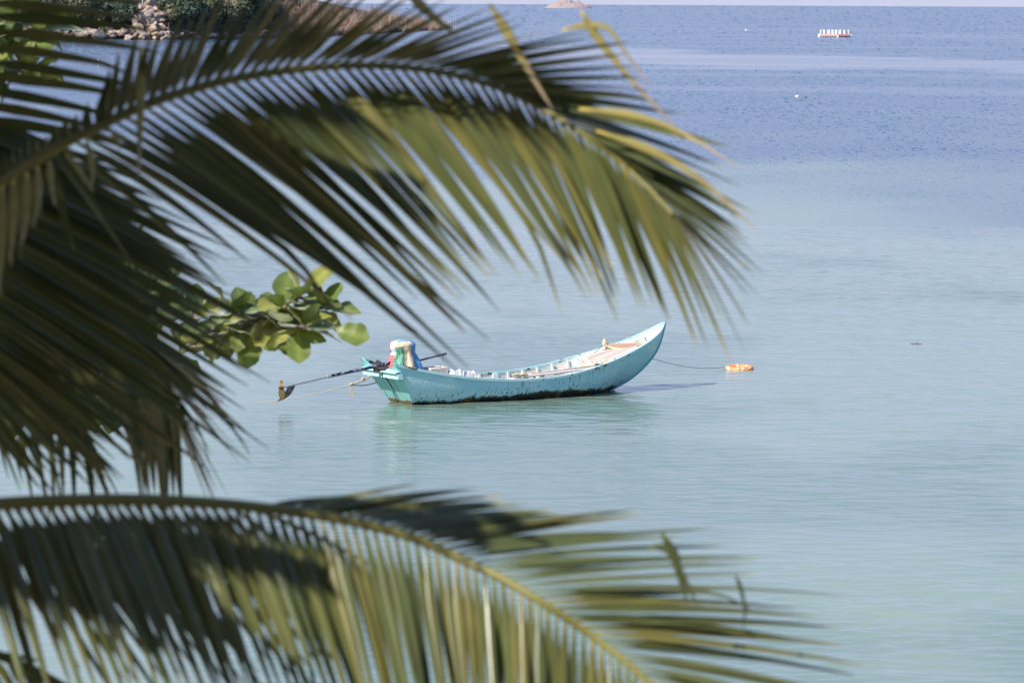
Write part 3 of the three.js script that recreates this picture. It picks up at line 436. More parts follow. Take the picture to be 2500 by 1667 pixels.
// ------------------------------------------------------------------ ropes in the water, lifebuoy
{
  const A = toWorld(7.17, 0.72, 0), buoyC = onSea(1805, 901), B = buoyC.clone().add(V(-0.36, 0.06, 0.02)), M = A.clone().lerp(B, 0.5), pts = [A, A.clone().lerp(B, 0.25).add(V(0, -0.07, 0)), M.clone().add(V(0, -0.11, 0)), A.clone().lerp(B, 0.78).add(V(0, -0.08, 0)), A.clone().lerp(B, 0.93).add(V(0, -0.035, 0)), B];
  solo('mooring_line', tubeGeo(pts, 0.0065, 0.0065, 6, 60), darkRope, 'dark mooring line running from the bow to the lifebuoy', 'rope');
  const K = toWorld(...boatPx(858, 938, -0.5).toArray()), S1 = toWorld(-0.56, 0.66, -0.42), S2 = toWorld(-0.40, 0.47, -0.45), E = onSea(622, 985);
  const t = thing('stern_rope', 'tan rope knotted behind the stern and trailing down into the water', 'rope', [K.x, K.y, K.z]), q = (p) => p.clone().sub(K);
  part('upper_strand', tubeGeo([q(S1), q(S1.clone().lerp(K, 0.5)).add(V(0.02, -0.02, 0)), V(0, 0, 0)], 0.02, 0.026, 6, 16), ropeMat, t);
  part('lower_strand', tubeGeo([q(S2), q(S2.clone().lerp(K, 0.5)).add(V(0, -0.05, 0)), V(0, -0.02, 0)], 0.011, 0.011, 6, 16), darkRope, t);
  part('trailing_strand', tubeGeo([V(0, 0, 0), q(K.clone().lerp(E, 0.35)).add(V(0, -0.05, 0)), q(K.clone().lerp(E, 0.7)).add(V(0, -0.04, 0)), q(E).add(V(0, 0.0, 0))], 0.009, 0.009, 6, 30), ropeMat, t);
  part('knot', merge([0, 1, 2].map((k) => new THREE.TorusGeometry(0.032, 0.015, 6, 12).rotateX(k * 0.9).rotateY(k * 1.1))), ropeMat, t);
  part('knot', merge([0, 1, 2, 3].map((k) => new THREE.TorusGeometry(0.035, 0.014, 6, 12).rotateX(k * 0.9).rotateY(k * 1.7).translate(...q(S1.clone().lerp(K, 0.45)).toArray()))), ropeMat, t);
  part('loose_loop', merge([tubeGeo([V(0, 0, 0), V(0.012, -0.12, 0), V(0.03, -0.26, 0), V(0.0, -0.30, 0), V(-0.03, -0.2, 0), V(-0.005, -0.03, 0)], 0.010, 0.010, 5, 20), tubeGeo([q(S1.clone().lerp(K, 0.4)), q(S1.clone().lerp(K, 0.4)).add(V(0.03, -0.12, 0)), q(S1.clone().lerp(K, 0.4)).add(V(-0.02, -0.14, 0))], 0.006, 0.006, 5, 12)]), ropeMat, t);

  const L = thing('lifebuoy', 'orange lifebuoy with white bands floating off the bow', 'lifebuoy', [buoyC.x, 0.015, buoyC.z], -0.25); L.rotation.z = 0.02; L.rotation.x = 0.05;
  const RM = 0.29, rT = 0.082, ringMap = tex(512, 128, (u, v) => { const n = fbm(u * 60, v * 14, 4), f = fbm(u * 22 + 4, v * 8, 3), sc = 0.7 * sm(0.70, 0.74, fbm(u * 90 + 7, v * 18, 3)); let c = [0.88, 0.55, 0.33].map((q, k) => q + [0.05, 0.14, 0.14][k] * sm(0.45, 0.7, f)); c = c.map((q) => q * (0.9 + 0.2 * n)); return c.map((q, k) => lerp(q, [0.18, 0.08, 0.05][k], sc)); });
  ringMap.repeat.set(1, 1);
  part('ring', new THREE.TorusGeometry(RM, rT, 18, 64).rotateX(Math.PI / 2).scale(1, 0.9, 1), std(0xffffff, 0.6, { map: ringMap }), L);
  for (const a of [0.95, 2.05, 4.1, 5.25]) part('band', new THREE.TorusGeometry(RM, rT + 0.003, 14, 8, 0.14).rotateX(Math.PI / 2).scale(1, 0.9, 1).rotateY(a), std([0.62, 0.61, 0.58], 0.7), L);
  const g = []; for (let k = 0; k < 4; k++) { const pts2 = []; for (let i = 0; i <= 6; i++) { const a = 0.95 + k * 1.4 + 1.2 * i / 6, rr = RM + rT * (1.0 + 0.12 * Math.sin(Math.PI * i / 6)); pts2.push(V(Math.cos(a) * rr, 0.01 - 0.02 * Math.sin(Math.PI * i / 6), -Math.sin(a) * rr)); } g.push(tubeGeo(pts2, 0.008, 0.008, 5, 14)); }
  part('grab_line', merge(g), darkRope, L);
}
// ------------------------------------------------------------------ the swimming raft far out
{
  const c = onSea(2038, 90.5), s = Math.abs(c.z) / FPX, t = thing('swimming_raft', 'flat red and pink swimming raft with white posts far out', 'raft', [c.x, 0, c.z], -0.03), W = 82 * s, w2 = W / 2;
  const white = std([0.85, 0.85, 0.86], 0.5), pink = std([0.72, 0.40, 0.34], 0.7), redm = std([0.55, 0.16, 0.16], 0.7), flo = std([0.22, 0.26, 0.33], 0.6), pale = std([0.70, 0.66, 0.62], 0.7);
  const box = (name, x0, x1, y0, y1, z0, z1, m) => part(name, new THREE.BoxGeometry(x1 - x0, y1 - y0, z1 - z0).translate((x0 + x1) / 2, (y0 + y1) / 2, (z0 + z1) / 2), m, t);
  box('float', -w2 + 0.5, -0.2, -0.2, 0.34, -3, 2.6, flo); box('float', 0.2, w2 - 0.2, -0.2, 0.4, -3, 2.6, flo);
  box('deck', -w2 + 0.3, w2 - 0.1, 0.42, 0.52, -3.1, 2.7, pale);
  box('side_panel', -w2 + 1.2, -0.75, 0.38, 0.96, 2.72, 2.9, pink); box('side_panel', -0.65, 0.55, 0.40, 0.94, 2.72, 2.9, pink); box('side_panel', 1.1, w2 - 0.7, 0.40, 0.92, 2.72, 2.9, redm);
  box('corner_block', -w2, -w2 + 0.55, 0.05, 1.0, 2.2, 2.95, white); box('corner_block', 0.6, 1.05, 0.0, 0.7, 2.72, 2.95, white); box('corner_block', w2 - 0.5, w2 + 0.15, 0.6, 0.85, 2.2, 2.9, pale);
  box('skirt_rail', -w2 + 0.5, 0.55, 0.22, 0.32, 2.72, 2.85, pale);
  const X = [[645, 2.8], [790, 5], [900, 3.6], [975, 2.8], [1040, 2.6], [1105, 2.6], [1165, 2.8], [1235, 2.3], [1295, 2.6], [1375, 3.2], [1485, 5], [1635, 2.6]];
  X.forEach(([x, w], i) => { const cx = (x - 1142) * 0.068 * s, hw = w * s * 0.42, z = i === 0 || i === 11 ? 2.4 : i % 2 ? -2.6 : 2.2; part('post', new THREE.CylinderGeometry(hw, hw, 1.62, 12).translate(cx, 0.52 + 0.81, z), white, t); });
  for (const [x, y] of [[700, 355], [620, 360], [1590, 370]]) part('ring_fitting', new THREE.SphereGeometry(0.13, 10, 8).translate((x - 1142) * 0.068 * s, (590 - y) * 0.068 * s, 2.4), white, t);
}
// ------------------------------------------------------------------ small floats
{
  const float = (name, px, py, r, col, label, cat, sq = 0.8) => { const p = onSea(px, py), t = thing(name, label, cat, [p.x, 0, p.z]); part('body', new THREE.SphereGeometry(r, 16, 12).scale(1.15, sq, 1).translate(0, r * 0.35, 0), std(col, 0.5), t); part('ring', new THREE.TorusGeometry(r * 0.22, r * 0.07, 6, 12).translate(0, r * (0.35 + sq), 0), std([0.2, 0.2, 0.2], 0.6), t); };
  float('marker_buoy', 1822, 74.5, 0.34, [0.85, 0.85, 0.85], 'lone white marker buoy far out near the raft', 'buoy');
  float('marker_buoy', 1947, 236.5, 0.155, [0.85, 0.85, 0.83], 'white float beside the small dark float in open water', 'buoy');
  float('dark_float', 1968, 238.5, 0.10, [0.06, 0.06, 0.07], 'small dark float next to the white one', 'float', 1.4);
  float('red_float', 1300, 79, 0.22, [0.55, 0.08, 0.08], 'tiny red float near the palm tip, far out', 'float');
  { const p = onSea(2237, 840), t = thing('driftwood', 'small dark piece of driftwood floating alone right of the lifebuoy', 'driftwood', [p.x, 0, p.z]); part('stick', tubeGeo([V(-0.17, -0.005, 0), V(-0.06, 0.015, 0.02), V(0.07, 0.012, 0), V(0.17, 0.0, 0.02)], 0.012, 0.007, 6, 14), std([0.09, 0.08, 0.06], 0.9), t); part('twig', tubeGeo([V(0.02, 0.015, 0), V(0.06, 0.05, 0), V(0.08, 0.07, 0.01)], 0.008, 0.004, 5, 6), std([0.09, 0.08, 0.06], 0.9), t); }
  { const p = onSea(238, 162), t = thing('channel_pole', 'slim white pole rising from the water before the headland', 'pole', [p.x, 0, p.z]); part('shaft', bar(V(0, -0.5, 0), V(0, 1.08, 0), 0.045), std([0.8, 0.8, 0.8], 0.5), t); part('cap', new THREE.SphereGeometry(0.06, 8, 6).translate(0, 1.08, 0), std([0.8, 0.8, 0.8], 0.5), t); }
  { const p = onSea(276, 166), t = thing('channel_pole', 'short dark-footed stake beside the slim white pole', 'pole', [p.x, 0, p.z]); part('shaft', bar(V(0, -0.5, 0), V(-0.25, 0.75, 0), 0.025), std([0.6, 0.62, 0.66], 0.5), t); part('foot_float', new THREE.SphereGeometry(0.12, 8, 6).translate(0.02, 0.04, 0), std([0.05, 0.05, 0.05], 0.6), t); }
}

// ------------------------------------------------------------------ the palms: fronds of single leaflets
const DS = 2500 / 2352;                                           // outlines below were read off a 2352-pixel view of the photo
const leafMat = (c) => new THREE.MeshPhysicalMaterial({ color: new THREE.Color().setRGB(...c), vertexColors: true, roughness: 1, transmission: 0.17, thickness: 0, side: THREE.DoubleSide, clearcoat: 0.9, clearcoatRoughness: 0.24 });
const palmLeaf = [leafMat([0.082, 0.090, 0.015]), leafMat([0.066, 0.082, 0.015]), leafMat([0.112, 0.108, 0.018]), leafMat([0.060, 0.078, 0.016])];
const oldAndLitLeaf = leafMat([0.31, 0.27, 0.085]);
const rachisMat = std([0.20, 0.185, 0.045], 0.5), trunkMat = std([0.23, 0.20, 0.17], 0.95);
// a leaflet: a folded blade along a curve, narrow at its foot, long tapering tip, dried brown at the very end
function blade(pts, width, nrm, fold, dry, r, twist = 0, tip = [3.6, 2.9, 6]) {
  const c = new THREE.CatmullRomCurve3(pts), n = 10, P = [], C = [], ix = [];
  for (let i = 0; i <= n; i++) {
    const s = i / n, p = c.getPoint(s), T = c.getTangent(s), tw = twist * s;
    let W = T.clone().cross(nrm); if (W.lengthSq() < 1e-6) W = V(1, 0, 0).cross(T); W.normalize(); let N = W.clone().cross(T).normalize();
    const W2 = W.clone().multiplyScalar(Math.cos(tw)).addScaledVector(N, Math.sin(tw)); N = W2.clone().cross(T).normalize();
    const w = width * 0.5 * (s < 0.28 ? lerp(0.22, 1, sm(0, 0.28, s)) : Math.pow(Math.max(0, 1 - (s - 0.28) / 0.72), 0.78)) + 0.0012;
    const cf = Math.cos(fold), sf = Math.sin(fold), a = p.clone().addScaledVector(W2, w * cf).addScaledVector(N, -w * sf), b = p.clone().addScaledVector(W2, -w * cf).addScaledVector(N, -w * sf);
    P.push(a.x, a.y, a.z, p.x, p.y, p.z, b.x, b.y, b.z);
    const d = sm(1 - dry, 1 - dry * 0.55, s), foot = 1 - sm(0.0, 0.07, s);
    const g = 1 + 0.3 * (hash2(Math.floor(r * 9999), i) - 0.5), col = [0, 1, 2].map((k) => g * lerp(lerp(1, tip[k], d), [2.6, 2.3, 1.6][k], foot));
    C.push(...col, col[0] * 1.25, col[1] * 1.22, col[2] * 1.1, ...col);
    if (i < n) { const k = i * 3; ix.push(k, k + 3, k + 1, k + 1, k + 3, k + 4, k + 1, k + 4, k + 2, k + 2, k + 4, k + 5); }
  }
  const g = new THREE.BufferGeometry(); g.setAttribute('position', new THREE.Float32BufferAttribute(P, 3)); g.setAttribute('color', new THREE.Float32BufferAttribute(C, 3)); g.setIndex(ix); g.computeVertexNormals(); return g;
}
const G = V(0, -1, 0);
// rachis: [x, y, depth] in view pixels; up/low: [[x, angle, length, towards camera]] for the two rows of leaflets
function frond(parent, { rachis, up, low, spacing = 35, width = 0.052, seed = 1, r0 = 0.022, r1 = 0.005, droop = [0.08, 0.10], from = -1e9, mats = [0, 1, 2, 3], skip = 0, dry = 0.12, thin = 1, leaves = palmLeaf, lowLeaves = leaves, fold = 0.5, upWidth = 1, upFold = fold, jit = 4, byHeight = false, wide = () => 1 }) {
  const R = rng(seed), pts = rachis.map(([x, y, d]) => atDepth(x * DS, y * DS, d)), curve = new THREE.CatmullRomCurve3(pts), len = curve.getLength();
  const xs = new THREE.CatmullRomCurve3(rachis.map(([x, y, d]) => V(x, y, d)));
  const F = new THREE.Group(); F.name = 'frond'; parent.add(F);
  part('rachis', tubeGeo(pts, r0, r1, 8, 80), rachisMat, F);
  const depth0 = rachis[Math.floor(rachis.length / 2)][2], step = spacing * DS * depth0 / FPX, n = Math.floor(len / step);
  for (let i = 0; i <= n; i++) {
    const u = i / n, P = curve.getPointAt(u), at0 = xs.getPoint(curve.getUtoTmapping(u)), x = byHeight ? at0.y : at0.x, T = curve.getTangentAt(u); if (x < from) continue;
    for (const [row, k] of [[up, 0], [low, 1]]) {
      if (!row || R() < skip) { R(); continue; }
      const at = (j) => smoothTable(row.map((q) => [q[0], q[j]]))(x);
      const ang = (at(1) + (R() - 0.5) * jit * (R() < 0.07 ? 3.5 : 1)) * Math.PI / 180, L = at(2) * (0.88 + 0.34 * R() * R() + 0.12 * R()) * DS * depth0 / FPX, dz = at(3) + (R() - 0.5) * 0.22;
      if (L < 0.03) continue;
      const D = V(Math.cos(ang), Math.sin(ang), dz).normalize(), dr = droop[k] * (0.6 + 0.9 * R());
      const foot = P.clone().addScaledVector(T, (k ? 0.3 : -0.2) * step), q = [0, 0.25, 0.5, 0.75, 1].map((s) => foot.clone().addScaledVector(D, L * s).addScaledVector(G, dr * L * s * s));
      if (R() < 0.06) q[4].addScaledVector(G, 0.12 * L * R()).addScaledVector(D, -0.08 * L); // a bent tip
      // the blade faces across the row: its width lies along the rachis
      const W = T.clone().addScaledVector(D, -T.dot(D)).normalize(), nrm = D.clone().cross(W).normalize();
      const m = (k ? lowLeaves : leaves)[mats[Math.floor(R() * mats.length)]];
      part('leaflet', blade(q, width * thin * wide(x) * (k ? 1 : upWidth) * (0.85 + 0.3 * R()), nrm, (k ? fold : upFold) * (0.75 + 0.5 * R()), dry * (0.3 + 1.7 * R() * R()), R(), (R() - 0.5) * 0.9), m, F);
    }
  }
  return F;
}
function strip(F, pts, depth, width, m = oldAndLitLeaf, r = 0.5, dry = 0.25) { const q = pts.map(([x, y]) => atDepth(x * DS, y * DS, depth)); part('leaflet', blade(q, width, V(0.25, 0.1, 1).normalize(), 0.3, dry, r, 0.5 * r, [1.35, 1.2, 2.2]), m, F); }
// a whole unseen frond, added outside the frame to shade those in view; its leaflets are one piece
function shadeFrond(parent, pts, L0, seed) {
  const R = rng(seed), c = new THREE.CatmullRomCurve3(pts), len = c.getLength(), n = Math.floor(len / 0.045), l = [], F = new THREE.Group(); F.name = 'frond'; parent.add(F);
  part('rachis', tubeGeo(pts, 0.024, 0.005, 8, 50), rachisMat, F);
  for (let i = 4; i <= n; i++) for (const s of [-1, 1]) {
    const u = i / n, P = c.getPointAt(u), T = c.getTangentAt(u), S = T.clone().cross(V(0, 1, 0)).normalize().multiplyScalar(s), L = L0 * (0.45 + 0.55 * Math.sin(Math.PI * Math.min(1, u * 0.9 + 0.15))) * (0.9 + 0.2 * R());
    const D = S.multiplyScalar(0.8).addScaledVector(T, 0.45 + 0.5 * u).add(V(0, 0.12, 0)).normalize(), q = [0, 0.33, 0.66, 1].map((k) => P.clone().addScaledVector(D, L * k).addScaledVector(G, 0.28 * L * k * k));
    l.push(blade(q, 0.055, T.clone().cross(D).normalize(), 0.3, 0.1, R()));
  }
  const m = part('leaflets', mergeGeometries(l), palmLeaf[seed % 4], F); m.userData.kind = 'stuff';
  return F;
}
function trunk(parent, base, top, r) { const l = [], n = 46; const c = new THREE.CatmullRomCurve3([base, base.clone().lerp(top, 0.35).add(V(-0.25, 0, 0.1)), base.clone().lerp(top, 0.7).add(V(-0.12, 0, 0)), top]); const pts = []; for (let i = 0; i <= n; i++) { const s = i / n, p = c.getPoint(s), rr = r * (1.35 - 0.45 * s) * (1 + 0.05 * (i % 2)); pts.push([p, rr]); } for (let i = 0; i < n; i++) l.push(bar(pts[i][0], pts[i + 1][0], pts[i][1], 12, pts[i + 1][1] * 0.96)); part('trunk', merge(l), trunkMat, parent); }

{ // the palm whose high frond arches over the boat
  const t = thing('coconut_palm', 'coconut palm whose high frond arches high over the boat, yellow midrib catching the sun', 'palm', [0, 0, 0]), c = V(-2.75, 8.35, -12.6);
  trunk(t, V(-3.3, 1.4, -12.9), c, 0.14);
  const A = frond(t, { seed: 7, wide: (x) => lerp(1.15, 1, sm(380, 620, x)), spacing: 26, width: 0.037, r0: 0.026, r1: 0.005, from: -60,
    rachis: [[-720, 1010, 12.5], [-420, 740, 12.4], [-180, 540, 12.2], [0, 418, 12.1], [140, 332, 12], [240, 283, 12], [330, 242, 12], [430, 208, 12], [540, 180, 12], [700, 157, 12], [830, 150, 12], [960, 158, 12], [1060, 176, 12], [1160, 208, 12], [1260, 258, 11.95], [1340, 308, 11.9], [1420, 368, 11.9], [1490, 432, 11.85], [1545, 492, 11.8]],
    up: [[-60, 100, 60, 0], [190, 88, 60, 0], [240, 77, 190, 0.5], [330, 69, 280, 0.8], [430, 62, 330, 0.9], [540, 53, 380, 0.9], [700, 42, 420, 0.9], [830, 29, 430, 0.8], [960, 17, 430, 0.7], [1060, 8, 420, 0.5], [1160, -2, 420, 0.3], [1260, -14, 430, 0.1], [1340, -24, 410, 0.0], [1420, -31, 360, 0], [1490, -38, 310, 0], [1545, -46, 260, 0]],
    low: [[-60, -92, 210, 0.2], [20, -88, 190, 0.2], [80, -80, 130, 0.2], [140, -34, 520, -0.5], [240, -34, 860, -0.5], [330, -35, 800, -0.35], [430, -37, 730, -0.1], [540, -40, 670, 0.15], [700, -44, 600, 0.3], [830, -47, 570, 0.3], [960, -50, 550, 0.3], [1060, -55, 520, 0.3], [1160, -60, 490, 0.28], [1260, -65, 440, 0.25], [1340, -66, 400, 0.2], [1420, -64, 370, 0.2], [1490, -58, 320, 0.1], [1545, -52, 280, 0.1]], droop: [0.05, 0.10] });
  strip(A, [[322, 108], [323, 200], [321, 300], [318, 412]], 11.9, 0.032); strip(A, [[196, 318], [208, 360], [212, 400], [208, 432]], 11.9, 0.022); strip(A, [[150, 352], [178, 385], [200, 420], [214, 440]], 11.9, 0.02); strip(A, [[255, 300], [270, 325], [275, 345]], 11.9, 0.02); strip(A, [[112, 370], [116, 420], [126, 475]], 11.9, 0.024);
  for (const [x, y, l, w] of [[4, 425, 250, 0.03], [30, 412, 190, 0.03], [60, 396, 165, 0.03], [86, 382, 140, 0.026], [-22, 440, 260, 0.03]]) strip(A, [[x, y], [x + 1, y + l * 0.35], [x - 3, y + l * 0.7], [x - 10, y + l]], 11.7, w, oldAndLitLeaf, 0.3 + x / 300);  // bright yellow stands in for sunlight on these hanging leaflets
  strip(A, [[930, -40], [965, 10], [1005, 45], [1052, 84]], 11.8, 0.034, oldAndLitLeaf, 0.2, 0.1); strip(A, [[1125, 10], [1170, 80], [1215, 160], [1270, 252]], 11.8, 0.034, oldAndLitLeaf, 0.4, 0.45); strip(A, [[1335, 25], [1370, 80], [1440, 170], [1560, 300]], 11.8, 0.030, oldAndLitLeaf, 0.6, 0.5);
  strip(A, [[1290, 70], [1340, 58], [1395, 62], [1440, 125], [1500, 200]], 11.8, 0.02, oldAndLitLeaf, 0.7, 0.4); strip(A, [[1330, 250], [1450, 262], [1560, 300], [1700, 385]], 11.8, 0.022, oldAndLitLeaf, 0.8, 0.4); strip(A, [[1370, 300], [1500, 345], [1620, 420], [1740, 530]], 11.8, 0.024, oldAndLitLeaf, 0.3, 0.4);
  // unseen crown fronds left of and above the frame, placed for their shade
  const up = (dx, dy, dz, ex, ey, ez) => [c.clone(), c.clone().add(V(dx * 0.5, dy * 0.8, dz * 0.5)), c.clone().add(V(dx, dy, dz)), V(ex, ey, ez)];
  const at = (pts) => [c.clone(), ...pts.map((q) => V(...q))]; let sd = 100;
  for (const q of [[[-2.5, 9.6, -12.3], [-2.1, 10.2, -11.6], [-1.2, 10.45, -10.9]], [[-2.7, 9.7, -12], [-2.5, 10.3, -11], [-1.9, 10.6, -10]], [[-2.9, 9.5, -12.1], [-2.8, 9.9, -11.2], [-2.1, 9.95, -10.2], [-1.75, 9.85, -9.6]], [[-2.9, 9.3, -12], [-3.0, 9.6, -11], [-2.6, 9.6, -9.8], [-2.2, 9.3, -9.2]], [[-3.1, 9.6, -12.3], [-3.4, 10.1, -11.6], [-3.5, 10.2, -10.6]], [[-3.2, 9.3, -12.4], [-3.9, 9.6, -12], [-4.6, 9.2, -11.4]], [[-3.2, 9.2, -12.8], [-4, 9.4, -13.2], [-4.9, 8.8, -13.8]], [[-2.9, 9.6, -12.7], [-2.9, 10.3, -12.6], [-2.5, 10.7, -12.2]], [[-2.6, 9.4, -12.5], [-2.4, 9.9, -12.3], [-2.0, 10.2, -12.2]], [[-3.0, 9.0, -12.2], [-3.1, 9.2, -11.4], [-2.9, 9.2, -10.6], [-2.5, 8.9, -10]]]) shadeFrond(t, at(q), 0.55, ++sd);
  for (let k = 0; k < 7; k++) shadeFrond(t, at([[-3.1, 9.5, -12.5 + 0.1 * k], [-3.3, 10.25 + 0.1 * (k % 3), -12.3 + 0.33 * k], [-2.5, 10.55 + 0.12 * (k % 2), -12.3 + 0.34 * k], [-1.75, 10.45, -12.2 + 0.34 * k]]), 0.5, 120 + k);
  for (let k = 0; k < 6; k++) shadeFrond(t, at([[-2.3, 9.9, -12.9 - 0.12 * k], [-1.5, 10.9 + 0.1 * (k % 3), -13.1 - 0.3 * k], [-0.3, 11.2, -13.2 - 0.42 * k], [0.9 + 0.1 * k, 10.75, -13.3 - 0.5 * k]]), 0.5, 130 + k);
}
{ // dark fronds of the same palm, grouped as a second palm behind it
  const t = thing('coconut_palm', 'shaded dark drooping fronds of the same coconut palm in front of the sea almond tree', 'palm', [0, 0, 0]), c = V(-2.9, 8.0, -13.6), dk = { mats: [0, 1, 2, 3], fold: 0.45 };
  trunk(t, V(-3.5, 1.3, -14), c, 0.14);
  const hang = (seed, dx, dz, y0, y1, da, k) => frond(t, { ...dk, seed, spacing: 18, width: 0.036, r0: 0.020, jit: 2.5, byHeight: true, from: y0, rachis: [[-420 + dx, 120, 13.3 + dz], [-200 + dx, 250, 13.3 + dz], [-105 + dx, 380, 13.3 + dz], [-70 + dx, 520, 13.3 + dz], [-60 + dx, 660, 13.3 + dz], [-70 + dx, 800, 13.3 + dz], [-100 + dx, y1, 13.3 + dz]],
    up: [[190, -21 + da, 660 * k, -0.1], [250, -24 + da, 720 * k, -0.1], [380, -27 + da, 780 * k, -0.1], [520, -30 + da, 740 * k, -0.1], [660, -34 + da, 620 * k, -0.1], [800, -41 + da, 470 * k, -0.1], [y1, -54 + da, 330 * k, -0.1]], low: null, droop: [0.045, 0.05], dry: 0.06 });
  hang(17, 0, 0, 190, 880, 1, 0.94); hang(77, 30, 0.3, 200, 820, 4, 0.76); hang(57, 20, 0.5, 420, 860, -2, 0.78); hang(67, -10, 0.9, 480, 880, -6, 0.72);
  frond(t, { ...dk, seed: 27, spacing: 25, width: 0.050, r0: 0.022, rachis: [[-640, 860, 14.4], [-330, 650, 14.3], [-140, 585, 14.2], [20, 600, 14.2], [150, 660, 14.1], [265, 750, 14.1], [345, 850, 14.1], [385, 930, 14.1]], from: -200,
    up: [[-200, -24, 700, -0.3], [20, -31, 620, -0.3], [150, -37, 480, -0.3], [265, -46, 370, -0.3], [345, -58, 300, -0.2], [385, -66, 240, -0.2]], low: [[-200, -54, 480, -0.5], [20, -58, 480, -0.5], [150, -68, 440, -0.4], [265, -82, 380, -0.3], [345, -88, 320, -0.2], [385, -84, 240, -0.2]], droop: [0.08, 0.05], dry: 0.06 });
  frond(t, { ...dk, seed: 37, spacing: 36, width: 0.034, r0: 0.02, rachis: [[-640, 980, 14.2], [-330, 830, 14.2], [-140, 790, 14.2], [20, 840, 14.2], [110, 900, 14.2], [180, 960, 14.2]], from: -160,
    up: [[-160, -30, 380, -0.2], [20, -42, 340, -0.2], [110, -56, 280, -0.2], [180, -66, 220, -0.2]], low: [[-160, -72, 360, -0.2], [20, -80, 320, -0.2], [110, -88, 260, -0.2], [180, -84, 200, 0]], droop: [0.2, 0.05], dry: 0.05 });
  frond(t, { ...dk, seed: 47, spacing: 33, width: 0.044, r0: 0.02, rachis: [[-560, 760, 13.6], [-200, 520, 13.5], [-95, 330, 13.5], [-60, 180, 13.5], [-50, 20, 13.5], [-55, -120, 13.5]],
    up: null, low: [[-200, -4, 30, 0], [-110, -6, 300, 0], [-80, -9, 370, 0], [-60, -7, 380, 0], [-50, -2, 380, 0]], droop: [0.1, 0.06] });
  let sd = 150; for (const q of [[[-3.2, 9.0, -13.2], [-3.1, 9.6, -12.6], [-2.5, 9.85, -12.0], [-2.0, 9.8, -11.6]], [[-3.2, 8.9, -13.0], [-3.3, 9.3, -12.3], [-2.9, 9.4, -11.4], [-2.3, 9.2, -10.9]], [[-2.9, 9.1, -13.4], [-2.6, 9.8, -13.0], [-2.0, 10.15, -12.7]], [[-3.5, 9.0, -13.6], [-4.2, 9.2, -13.4], [-5, 8.6, -13.2]], [[-3.2, 9, -14.2], [-3.6, 9.3, -15], [-4, 8.9, -15.8]]]) shadeFrond(t, [c.clone(), ...q.map((e) => V(...e))], 0.55, ++sd);  // unseen fronds placed to shade the hanging ones
}
